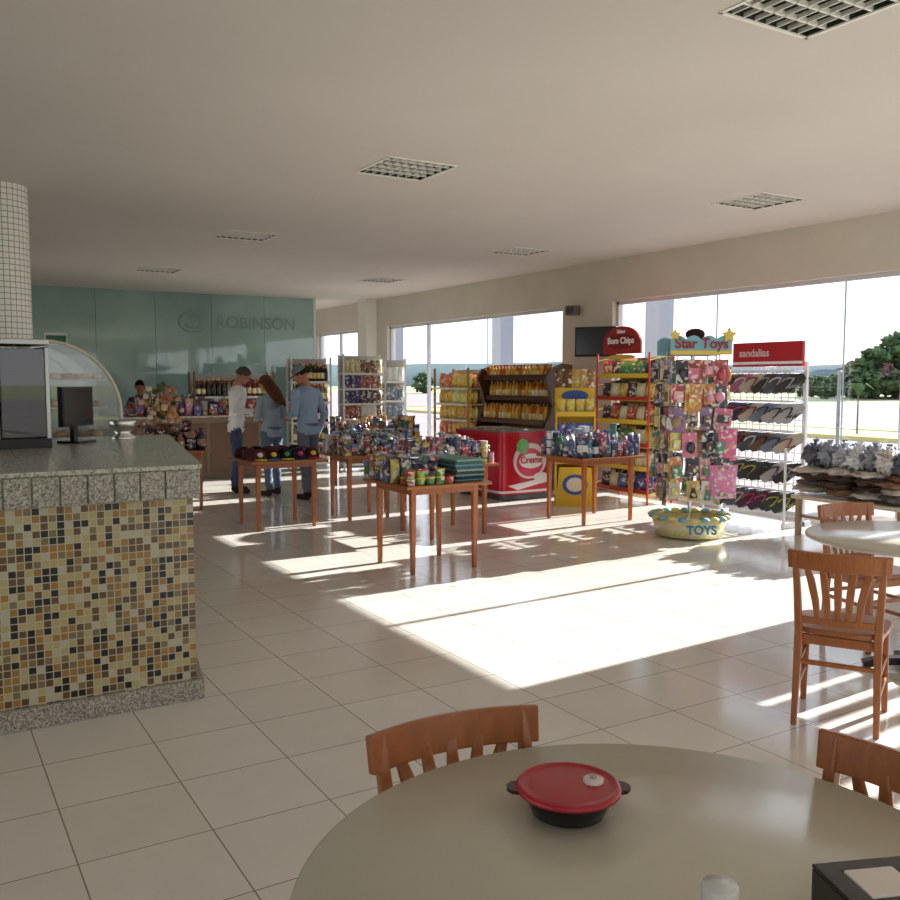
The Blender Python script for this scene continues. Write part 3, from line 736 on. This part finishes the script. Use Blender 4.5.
e = empty('wall_television', (8.4, 9.9, 2.1)); b = MB(frameM((8.38, 9.93, 2.14), rad(-62)))
b.box((0, 0, 0), (.62, .06, .42), (18, 18, 20), 'paint'); b.box((0, -.032, .005), (.58, .004, .37), (10, 11, 13), 'gloss'); b.box((0, .05, 0), (.3, .05, .25), (25, 25, 26))
b.box((0, .11, 0), (.06, .1, .06), (30, 30, 30)); b.box((0, .16, .02), (.12, .02, .2), (30, 30, 30)); b.build('television_set', (8.38, 9.93, 2.14), e, .006)
b = MB(frameM((8.45, 10.55, 2.62), rad(-70))); b.box((0, 0, 0), (.18, .14, .14), (110, 108, 104)); b.cyl((0, -.075, 0), (0, -.1, 0), .05, .055, (70, 70, 70), 'paint', 16); b.box((0, .1, .03), (.05, .08, .05), (60, 60, 60)); b.build('wall_speaker', (8.45, 10.55, 2.62), bevel=.005)

def freezer():
    x0, x1, y0, y1 = 6.65, 7.5, 9.75, 10.95; cx = (x0+x1)/2; cy = (y0+y1)/2
    e = empty('ice_cream_chest_freezer', (cx, cy, 0)); RED = (190, 24, 48)
    b = MB()
    def rr(o, z0, z1, col, mat='gloss'):
        P = []; r = .09
        for (sx, sy, a0) in ((1, 1, 0), (-1, 1, 90), (-1, -1, 180), (1, -1, 270)):
            for k in range(6):
                a = rad(a0+18*k); P.append((cx+sx*((x1-x0)/2-r+o)+r*math.cos(a), cy+sy*((y1-y0)/2-r+o)+r*math.sin(a)))
        b.zprism(P, z0, z1, col, mat)
    rr(-.03, .0, .08, (70, 70, 70)); rr(0, .08, .86, RED); rr(.012, .86, .91, (190, 40, 60)); rr(-.03, .91, .93, (130, 140, 145)); rr(.002, .1, .13, (215, 215, 215))
    b.box((cx, cy, .935), (.06, y1-y0-.1, .02), (200, 200, 200), 'metal')
    T = Matrix.Translation((cx+.03, y0-.004, .5))
    for (dx, dz, rx, rz, col, o) in ((0, .02, .27, .24, (240, 225, 228), 0), (.0, .0, .22, .19, (220, 60, 100), .002), (-.12, .22, .1, .1, (120, 190, 110), .004), (.02, .02, .2, .1, (250, 245, 245), .004), (.18, -.2, .12, .06, (245, 235, 235), .004)):
        b.prism([(dx+rx*math.cos(t), dz+rz*math.sin(t)) for t in [i*2*math.pi/32 for i in range(32)]], -.004-o, .002-o, col, 'gloss', M=T)
    b.prism([(-.36, -.3), (.36, -.2), (.36, -.26), (-.2, -.36)], -.006, .002, (240, 230, 232), 'gloss', M=T)
    b.build('freezer_body', (cx, cy, 0), e)
    text('front_lettering', 'Creme', .13, Matrix.Translation((cx+.05, y0-.016, .53)), (190, 20, 60), e, .002)
    text('side_lettering', 'Gelato', .12, frameM((x0-.006, cy, .35), rad(-90)), (245, 235, 235), e, .002)
freezer()
e = empty('yellow_cardboard_display_stand', (7.25, 8.98, 0)); b = MB(frameM((7.25, 8.98, 0), rad(-35)))
Y = (222, 184, 40)
b.box((0, .1, .75), (.5, .03, 1.5), Y); b.prism([(-.25, 0), (.25, 0), (.2, .5), (-.2, .5)], -.12, .08, Y)
for s in (-1, 1): b.box((s*.24, 0, .7), (.02, .24, 1.1), Y)
for z in (.55, .85, 1.15): b.box((0, -.02, z), (.48, .24, .015), Y); b.box((0, -.14, z+.03), (.48, .01, .05), (225, 190, 60))
b.prism([(.16*math.cos(t), .28+.13*math.sin(t)) for t in [i*2*math.pi/24 for i in range(24)]], -.127, -.12, (60, 90, 160))
b.prism([(.11*math.cos(t), .28+.09*math.sin(t)) for t in [i*2*math.pi/24 for i in range(24)]], -.131, -.127, (225, 215, 190))
b.prism([(.17*math.cos(t), 1.4+.07*math.sin(t)) for t in [i*2*math.pi/24 for i in range(24)]], .075, .085, (60, 90, 160))
for z in (.56, .86, 1.16):
    for i in range(4): b.bag((-.18+i*.12, -.05, z), .11, .2, .07, R.choice([(235, 195, 50), (240, 205, 80), (70, 110, 190), (235, 215, 120)]))
b.build('stand', (7.25, 8.98, 0), e)
p = MB(frameM((7.25, 8.98, 0), rad(-35)))
for i in range(5): p.bag((-.2+i*.1, .1, 1.5), .12, .24, .06, R.choice([(150, 90, 40), (190, 150, 70), (110, 60, 30)]), rz=R.uniform(-.3, .3))
p.build('top_packets', (7.25, 8.98, 0), e)

def toy_rack():
    x, y = 6.84, 6.60; M = frameM((x, y, 0), rad(-31)); e = empty('toy_display_rack', (x, y, 0)); b = MB(M)
    b.lathe([(.0, .02), (.33, .02), (.39, .22), (.37, .22), (.31, .05), (0, .05)], n=40, col=(232, 212, 150), mat='pack')
    for i in range(22):
        a = 2*math.pi*i/22; b.ball((.375*math.cos(a), .375*math.sin(a), .215), (.05, .05, .028), (130, 178, 192) if i % 2 else (220, 205, 130), 'paint', 10, 6)
    b.cyl((0, 0, 0), (0, 0, 2.0), .022, .022, (200, 200, 200), 'metal', 12)
    for z in (.45, 1.85):
        for a in range(4): b.cyl((0, 0, z), (.3*math.cos(rad(90*a+45)), .3*math.sin(rad(90*a+45)), z), .008, .008, (200, 200, 200), 'metal', 6)
    cs = [(.3*math.cos(rad(90*a+45)), .3*math.sin(rad(90*a+45))) for a in range(4)]
    for a in range(4):
        p, q = cs[a], cs[(a+1) % 4]
        b.cyl((p[0], p[1], .4), (p[0], p[1], 1.9), .007, .007, (210, 210, 210), 'metal', 6)
        for k in range(9): z = .45+k*.175; b.cyl((p[0], p[1], z), (q[0], q[1], z), .004, .004, (210, 210, 210), 'metal', 5)
    hd = [(-.31, 1.85), (.31, 1.85)]
    for i in range(17):
        t = i/16; hd.append((.31-.62*t, 2.0+.04*abs(math.sin(t*math.pi*4))))
    T2 = Matrix.Rotation(rad(4), 4, 'Z')
    b.prism(hd, -.25, -.23, (125, 180, 198), M=T2); b.prism([(-.31, 1.85), (.31, 1.85), (.31, 1.89), (-.31, 1.89)], -.256, -.25, (222, 195, 90), M=T2)
    b.prism(hd, .22, .24, (125, 180, 198))
    for (sx_, r_, c_) in ((.32, .08, (225, 200, 90)), (-.32, .06, (225, 200, 90))):
        st = []
        for i in range(10):
            t = math.pi/2+i*math.pi/5; rr_ = r_ if i % 2 == 0 else r_*.5; st.append((sx_*.85+rr_*math.cos(t), 2.04+rr_*math.sin(t)))
        b.prism(st, -.27, -.257, c_, M=T2)
    b.ball((.02, 0, 2.06), (.1, .1, .06), (70, 50, 50), 'cloth'); b.lathe([(.2, 1.9), (.2, 2.0), (.0, 2.01)], n=20, col=(110, 80, 70))
    b.build('rack_frame', (x, y, 0), e)
    p = MB(M); pal = [(210, 110, 150), (220, 150, 178), (175, 64, 86), (215, 188, 98), (96, 130, 176), (140, 112, 160), (215, 208, 200), (90, 140, 108), (60, 60, 72), (200, 122, 66), (86, 60, 58), (160, 130, 108), (70, 80, 96)]
    for f in range(4):
        F = Matrix.Rotation(rad(90*f), 4, 'Z') @ Matrix.Translation((0, -.235, 0))
        for row in range(6):
            z = 1.7-row*.24
            for cxi in range(4):
                xx = -.21+cxi*.14+R.uniform(-.03, .03); c = R.choice(pal)
                h = R.uniform(.17, .28); w = R.uniform(.1, .18)
                T = F @ Matrix.Translation((xx, -.02-R.uniform(0, .06), z-h*.5+.1)) @ Matrix.Rotation(R.uniform(-.12, .12), 4, 'Y') @ Matrix.Rotation(R.uniform(-.3, .3), 4, 'Z')
                p.box((0, 0, 0), (w, .006, h), c, 'pack', M=T)
                k = R.random()
                if k < .35: p.ball((0, -.03, -.02), (w*.3, .03, h*.25), R.choice(pal), 'gloss', 10, 6, M=T)
                elif k < .65:
                    p.ball((0, -.025, .05), (.022, .022, .025), (225, 180, 150), 'gloss', 8, 6, M=T); p.cyl((0, -.025, .03), (0, -.025, -.07), .015, .04, R.choice(pal), 'pack', 8, M=T)
                else: p.box((0, -.025, -.02), (w*.65, .045, h*.45), R.choice(pal), 'pack', M=T)
    p.bag((.24, -.27, .42), .3, .34, .16, (225, 130, 185), rx=.1)
    p.bag((.27, -.27, .8), .22, .32, .1, (215, 95, 150), rx=.1)
    p.build('hanging_toys', (x, y, 0), e)
    text('header_lettering', 'Star Toys', .14, M @ T2 @ Matrix.Translation((0, -.262, 1.955)), (150, 40, 50), e, .003)
    text('tray_lettering', 'TOYS', .12, M @ Matrix.Translation((.02, -.385, .115)) @ Matrix.Rotation(rad(-12), 4, 'X'), (40, 130, 170), e, .004)
toy_rack()

def sandal(b, M, sole, strap):
    pts = [(0, -.13), (.03, -.125), (.04, -.09), (.034, -.03), (.042, .05), (.048, .09), (.036, .125), (.005, .135), (-.03, .12), (-.044, .08), (-.036, .0), (-.032, -.06), (-.036, -.1), (-.025, -.125)]
    b.prism([(q[0]*1.1, q[1]) for q in pts], 0, .018, sole, 'paint', M=M)
    for s in (-1, 1):
        path = [(0, -.001, .085), (s*.022, -.03, .05), (s*.04, -.02, .0), (s*.038, .005, -.03)]
        b.sweep(path, .014, .008, (0, 1, 0), strap, 'gloss', M=M)
def sandal_rack():
    x, y = 8.12, 6.95; M = M_R(x, y); e = empty('flip_flop_rack', (x, y, 0)); b = MB(M); p = MB(M); w = 1.15; W_ = (225, 225, 228)
    for s in (-1, 1):
        b.box((s*w/2, .2, .9), (.035, .035, 1.8), W_); b.box((s*w/2, .1, .03), (.035, .45, .05), W_)
        b.box((s*w/2, -.1, .45), (.02, .02, .85), W_)
    for i in range(12): b.box((-w/2+w*(i+.5)/12, .22, .95), (.008, .008, 1.6), W_)
    for i in range(14): b.box((0, .22, .2+i*.12), (w, .008, .008), W_)
    cols = [((35, 35, 40), (60, 60, 60)), ((40, 50, 80), (170, 60, 60)), ((170, 170, 172), (40, 40, 40)), ((100, 78, 64), (60, 40, 30)), ((160, 96, 116), (190, 190, 190)), ((70, 80, 90), (190, 190, 190)), ((60, 34, 56), (170, 60, 100)), ((110, 126, 140), (30, 40, 80)), ((40, 56, 50), (160, 160, 80)), ((180, 172, 158), (130, 60, 40)), ((50, 46, 46), (150, 150, 150))]
    for r in range(5):
        z = 1.58-r*.325
        b.box((0, .0, z+.115), (w, .012, .02), W_)
        for s in (-1, 1): b.cyl((s*w/2, .2, z+.115), (s*w/2, .0, z+.115), .008, .008, W_, 'metal', 6)
        for i in range(7):
            xx = -w/2+.1+i*(w-.18)/6.0
            sc = R.choice(cols)
            b.cyl((xx, .2, z+.09), (xx, -.06, z+.09), .005, .005, W_, 'metal', 6)
            for q in range(4):
                rl = rad(52)+R.uniform(-.1, .1)
                T = Matrix.Translation((xx+q*.004, .13-q*.055, z-.015+R.uniform(-.006, .006))) @ Matrix.Rotation(rad(36)+R.uniform(-.06, .06), 4, 'Z') @ Matrix.Rotation(rad(-14), 4, 'X') @ Matrix.Rotation(rl, 4, 'Y') @ Matrix.Scale(1.08, 4)
                sandal(p, T, sc[0], sc[1])
    b.box((.12, .12, 1.885), (.95, .04, .27), (178, 28, 40)); b.box((.12, .098, 1.79), (.95, .006, .03), (235, 235, 235))
    b.build('rack_frame', (x, y, 0), e); p.build('flip_flops', (x, y, 0), e)
    text('header_lettering', 'sandalias', .12, M @ Matrix.Translation((-.05, .095, 1.9)), (225, 200, 200), e, .002)
sandal_rack()

b = MB(); b.box((8.15, 5.5, .40), (.7, 1.25, .04), (200, 190, 170), 'wood')
for i in (-1, 1):
    for j in (-1, 1): b.box((8.15+i*.3, 5.5+j*.56, .19), (.05, .05, .38), (150, 120, 90), 'wood')
b.box((8.15, 5.5, .2), (.6, 1.1, .03), (150, 120, 90), 'wood')
b.build('low_display_bench', (8.15, 5.5, 0), bevel=.004)
e = empty('packed_blanket_bundles', (8.13, 5.5, .43))
b = MB()
for i in range(4):
    for k in range(4):
        c = R.choice([(190, 180, 166), (150, 116, 90), (160, 148, 134), (96, 78, 70), (212, 204, 194), (120, 114, 108)])
        yy = 5.0+i*.32+R.uniform(-.05, .05)
        b.ball((8.13+R.uniform(-.04, .04), yy, .478+k*.065+R.uniform(0, .012)), (.33, .2, .045), c, 'cloth', 30, 14, amp=.45, fq=3.8, seed=i*9+k)
b.build('folded_blankets', (8.13, 5.5, .43), e)
b = MB()
for i in range(7):
    for j in range(2):
        q = (7.98+j*.26+R.uniform(-.04, .04), 4.98+i*.165, .83+R.uniform(-.03, .02))
        c = R.choice([(225, 228, 232), (90, 96, 108), (190, 194, 204), (66, 66, 72), (150, 156, 168), (215, 210, 205)])
        b.ball(q, (.12, .105, .1), c, 'gloss', 24, 18, amp=1.0, fq=5, seed=40+i*2+j)
        b.lathe([(.03, .07), (.012, .1), (.035, .15), (.03, .152), (.008, .1)], q, 8, c, 'gloss')
b.build('plastic_wrapped_bundles', (8.13, 5.5, .73), e)

# ------------------------------------------------------------------ people
def person(name, loc, rz, H, skin, shirt, pants, shoe, hair, arms, lean=0, head=(0, 0), female=False, cap=None, glasses=False, longhair=False, step=0):
    s = H/1.76; e = empty(name, loc); src = MB()
    up = Matrix.Translation((0, 0, .95)) @ Matrix.Rotation(rad(-lean), 4, 'X') @ Matrix.Translation((0, 0, -.95))
    hd = up @ Matrix.Translation((0, 0, 1.52)) @ Matrix.Rotation(rad(head[0]), 4, 'Z') @ Matrix.Rotation(rad(-head[1]), 4, 'X') @ Matrix.Translation((0, 0, -1.52))
    I = Matrix()
    def limb(p0, p1, r0, r1, col, M=I):
        p0 = M @ Vector(p0); p1 = M @ Vector(p1)
        src.cyl(p0, p1, r0, r1, col, n=14); src.ball(p0, r0, col, n=14, m=8); src.ball(p1, r1, col, n=14, m=8)
    hw = .1 if not female else .095
    for k in (-1, 1):
        sy = step*k
        limb((k*.085, 0, .9), (k*hw, .01+sy*.5, .5), .098 if female else .092, .06, pants)
        limb((k*hw, .01+sy*.5, .5), (k*(hw+.005), -.02+sy, .12), .064, .05, pants)
        limb((k*(hw+.005), -.02+sy, .1), (k*(hw+.01), -.02+sy, .045), .046, .042, shoe)
        limb((k*(hw+.01), -.03+sy, .04), (k*(hw+.03), .13+sy, .035), .04, .034, shoe)
    sh = .86 if female else 1.0
    src.lathe([(.01, .80), (.145, .83), (.165, .9), (.16, 1.0)], n=24, col=pants, sx=1.0, sy=.72)
    prof = [(.01, .84), (.168, .85), (.178, .9), (.165, 1.0), (.15 if not female else .132, 1.1), (.16*(.5+.5*sh), 1.22), (.18*sh, 1.33), (.185*sh, 1.40), (.14*sh, 1.455), (.06, 1.49), (.01, 1.50)]
    src.lathe(prof, n=28, col=shirt, sx=1.0, sy=.68, M=up)
    if female:
        for k in (-1, 1): src.ball((k*.07, .095, 1.3), (.065, .05, .06), shirt, M=up)
    limb((0, -.01, 1.46), (0, .005, 1.56), .056, .052, skin, up)
    src.ball((0, -.005, 1.665), (.076, .094, .094), skin, n=20, m=14, M=hd)
    src.ball((0, .025, 1.60), (.06, .068, .066), skin, n=18, m=12, M=hd)
    src.ball((0, .055, 1.57), (.033, .035, .026), skin, n=12, m=8, M=hd)
    src.ball((0, .1, 1.635), (.013, .022, .024), skin, n=10, m=8, M=hd)
    src.ball((0, .086, 1.675), (.05, .012, .01), skin, n=12, m=6, M=hd)
    src.ball((0, .088, 1.592), (.024, .01, .009), (165, 90, 80), n=10, m=6, M=hd)
    for k in (-1, 1): src.ball((k*.079, -.003, 1.632), (.012, .02, .032), skin, n=10, m=8, M=hd)
    for k, (el, wr, pn) in zip((-1, 1), arms):
        S0 = (k*.185*sh, 0, 1.40); r1 = .05 if female else .058
        limb(S0, el, r1+.004, r1-.01, shirt, up); limb(el, wr, r1-.01, .034, shirt, up)
        E = up @ Vector(el); Wv = up @ Vector(wr); d = (Wv-E).normalized(); nrm = Vector(pn).normalized()
        nrm = (nrm-d*nrm.dot(d)).normalized(); side = d.cross(nrm)
        if side.x*k > 0: side = -side
        limb(Wv-d*.01, Wv+d*.03, .026, .026, skin)
        for q in (-.022, 0, .022): limb(Wv+d*.03+side*q*.8, Wv+d*.085+side*q, .016, .015, skin)
        for q, ln in ((.033, .07), (.011, .08), (-.011, .074), (-.033, .056)):
            a0 = Wv+d*.088+side*q
            a1 = a0+(d*.9+nrm*.35).normalized()*ln*.5; a2 = a1+(d*.55+nrm*.8).normalized()*ln*.5
            limb(a0, a1, .0105, .0095, skin); limb(a1, a2, .0095, .0085, skin)
        t0 = Wv+d*.03+side*.03; t1 = t0+(side*.75+d*.6+nrm*.3).normalized()*.04; t2 = t1+(side*.2+d*.9+nrm*.4).normalized()*.03
        limb(t0, t1, .014, .012, skin); limb(t1, t2, .012, .01, skin)
    me = bpy.data.meshes.new('tmp'); me.from_pydata([tuple(v) for v in src.v], [], src.f)
    tmp = bpy.data.objects.new('tmp', me); scene.collection.objects.link(tmp)
    rm = tmp.modifiers.new('r', 'REMESH'); rm.mode = 'VOXEL'; rm.voxel_size = .0085
    sm = tmp.modifiers.new('s', 'SMOOTH'); sm.iterations = 3; sm.factor = .5
    dg = bpy.context.evaluated_depsgraph_get(); dg.update()
    m2 = bpy.data.meshes.new_from_object(tmp.evaluated_get(dg))
    bpy.data.objects.remove(tmp)
    bvh = BVHTree.FromPolygons([tuple(v) for v in src.v], src.f)
    skl = lin(skin); shl = lin(shirt); ppl = lin(pants)
    T = Matrix.Rotation(rz, 4, 'Z') @ Matrix.Scale(s, 4)
    cols = []
    nn = [v.normal.copy() for v in m2.vertices]
    for v, nv in zip(m2.vertices, nn):
        h = bvh.find_nearest(v.co); c = src.c[h[2]] if h[2] is not None else skl
        if c == shl or c == ppl:
            f = noise.noise(Vector((v.co.x*7, v.co.y*7, v.co.z*14)))*.012+noise.noise(Vector((v.co.x*20, v.co.y*20, v.co.z*26)))*.005
            v.co += nv*f
        cols.extend((c[0], c[1], c[2], 1))
        v.co = T @ v.co
    m2.materials.clear(); m2.materials.append(MAT['skin'])
    ca = m2.color_attributes.new('Col', 'FLOAT_COLOR', 'POINT'); ca.data.foreach_set('color', cols)
    m2.polygons.foreach_set('use_smooth', [True]*len(m2.polygons))
    ob = bpy.data.objects.new('body', m2); scene.collection.objects.link(ob); ob.parent = e
    b = MB(T @ hd)
    for k in (-1, 1):
        b.ball((k*.03, .082, 1.655), (.013, .008, .008), (235, 230, 225), 'gloss', 10, 8); b.ball((k*.03, .0885, 1.655), (.006, .004, .006), (40, 25, 15), 'gloss', 8, 6)
        b.ball((k*.03, .09, 1.672), (.018, .006, .004), hair, 'cloth', 8, 6)
    if glasses:
        for k in (-1, 1):
            for i in range(12):
                a0, a1 = i*math.pi/6, (i+1)*math.pi/6
                b.cyl((k*.032+.022*math.cos(a0), .1, 1.652+.017*math.sin(a0)), (k*.032+.022*math.cos(a1), .1, 1.652+.017*math.sin(a1)), .0018, .0018, (20, 20, 20), 'gloss', 5)
            b.cyl((k*.054, .1, 1.655), (k*.08, 0, 1.65), .0018, .0018, (20, 20, 20), 'gloss', 5)
        b.cyl((-.01, .1, 1.655), (.01, .1, 1.655), .0018, .0018, (20, 20, 20), 'gloss', 5)
    vs = []; fs = []; n = 24; m = 14
    for j in range(m+1):
        ph = math.pi*.62*j/m
        for i in range(n):
            t = 2*math.pi*i/n
            front = max(0, math.sin(t))
            pj = ph*(1-.42*front)
            dx, dy, dz = math.sin(pj)*math.cos(t), math.sin(pj)*math.sin(t), math.cos(pj)
            q = 1.1+.05*noise.noise(Vector((dx*6, dy*6, dz*6)))
            vs.append((dx*.078*q, -.008+dy*.096*q, 1.665+dz*.097*q))
    for j in range(m):
        for i in range(n): fs.append((j*n+i, j*n+(i+1) % n, (j+1)*n+(i+1) % n, (j+1)*n+i))
    b.add(vs, fs, hair, 'cloth', True)
    if longhair:
        for i in range(30):
            t = rad(180+180*i/29)
            x0 = .078*math.cos(t); y0 = -.005+.085*math.sin(t)
            j = noise.noise(Vector((i*1.7, 0, 0)))
            b.sweep([(x0, y0, 1.66), (x0*1.15, y0*1.15-.01, 1.58), (x0*1.3+j*.01, y0*1.15-.035, 1.48), (x0*1.2+j*.02, y0-.055, 1.36), (x0*.9+j*.03, y0*.8-.07, 1.22+j*.03)], .026, .022, (0, 1, .01), hair, 'cloth', wf=[1, 1.1, 1.1, .9, .3])
    if cap:
        prof = [(.088, 1.68), (.09, 1.71), (.08, 1.75), (.055, 1.78), (.02, 1.79), (0, 1.79)]
        b.lathe(prof, (0, -.005, 0), 24, cap, 'cloth', sy=1.14)
        br = [(.075*math.cos(t), .07+.1*math.sin(t)) for t in [i*math.pi/12 for i in range(13)]]
        b.zprism(br, 1.678, 1.686, cap, 'cloth')
        b.ball((0, -.005, 1.79), (.01, .01, .006), cap, 'cloth', 8, 6)
    b.build('hair_and_face', (0, 0, 0)).parent = e
    return e
fw = [((-.25, -.02, 1.13), (-.13, .2, 1.13), (.4, .1, -1)), ((.25, -.02, 1.13), (.12, .22, 1.16), (-.4, .1, -1))]
mix2 = [((-.25, -.02, 1.13), (-.14, .22, 1.1), (.3, .1, -1)), ((.26, -.05, 1.12), (.25, .05, .88), (-.6, 1, 0))]
person('man_in_white_shirt', (3.97, 12.5, 0), rad(-115), 1.80, (186, 132, 105), (235, 233, 234), (60, 70, 100), (40, 34, 30), (84, 76, 72), fw, 4, (10, 28), glasses=True, step=.03)
person('woman_with_long_hair', (4.30, 11.95, 0), rad(15), 1.68, (190, 135, 105), (150, 166, 180), (92, 104, 124), (60, 50, 46), (100, 66, 46), fw, 5, (20, 25), female=True, longhair=True, step=.04)
person('man_in_denim_shirt', (4.60, 11.36, 0), rad(22), 1.80, (176, 124, 98), (142, 164, 188), (100, 108, 122), (50, 42, 36), (45, 38, 34), mix2, 4, (30, 28), cap=(120, 126, 132), step=.05)
person('shop_attendant', (3.3, 15.5, 0), rad(170), 1.60, (150, 100, 76), (60, 45, 50), (40, 40, 50), (30, 30, 30), (30, 24, 22), fw, 4, (0, 15), female=True)

# ------------------------------------------------------------------ light
d = Vector((-6.2, -.37, -2.71)).normalized()
su = bpy.data.lights.new('sun', 'SUN'); su.energy = 17; su.angle = rad(.5); su.color = (1, .97, .925)
so = bpy.data.objects.new('sun', su); scene.collection.objects.link(so); so.location = (30, 8, 14); so.rotation_euler = d.to_track_quat('-Z', 'Y').to_euler()
w = bpy.data.worlds.new('sky'); scene.world = w; w.use_nodes = True; nt = w.node_tree; bg = nt.nodes['Background']
tc = nd(nt, 'ShaderNodeTexCoord'); sx = nd(nt, 'ShaderNodeSeparateXYZ'); nt.links.new(tc.outputs['Generated'], sx.inputs[0])
r = nd(nt, 'ShaderNodeValToRGB'); r.color_ramp.elements[0].position = 0; r.color_ramp.elements[0].color = (.97, .97, 1, 1); r.color_ramp.elements[1].position = .6; r.color_ramp.elements[1].color = (.55, .7, 1, 1)
nt.links.new(sx.outputs[2], r.inputs[0]); nt.links.new(r.outputs[0], bg.inputs[0]); bg.inputs[1].default_value = 1.9
scene.view_settings.view_transform = 'Standard'
cam = bpy.data.cameras.new('camera'); co = bpy.data.objects.new('camera', cam); scene.collection.objects.link(co)
cam.lens = 36; cam.sensor_width = 36; cam.clip_end = 2000; co.location = (0, 0, 1.6); co.rotation_euler = (rad(90-4.45), 0, rad(-31))
scene.camera = co
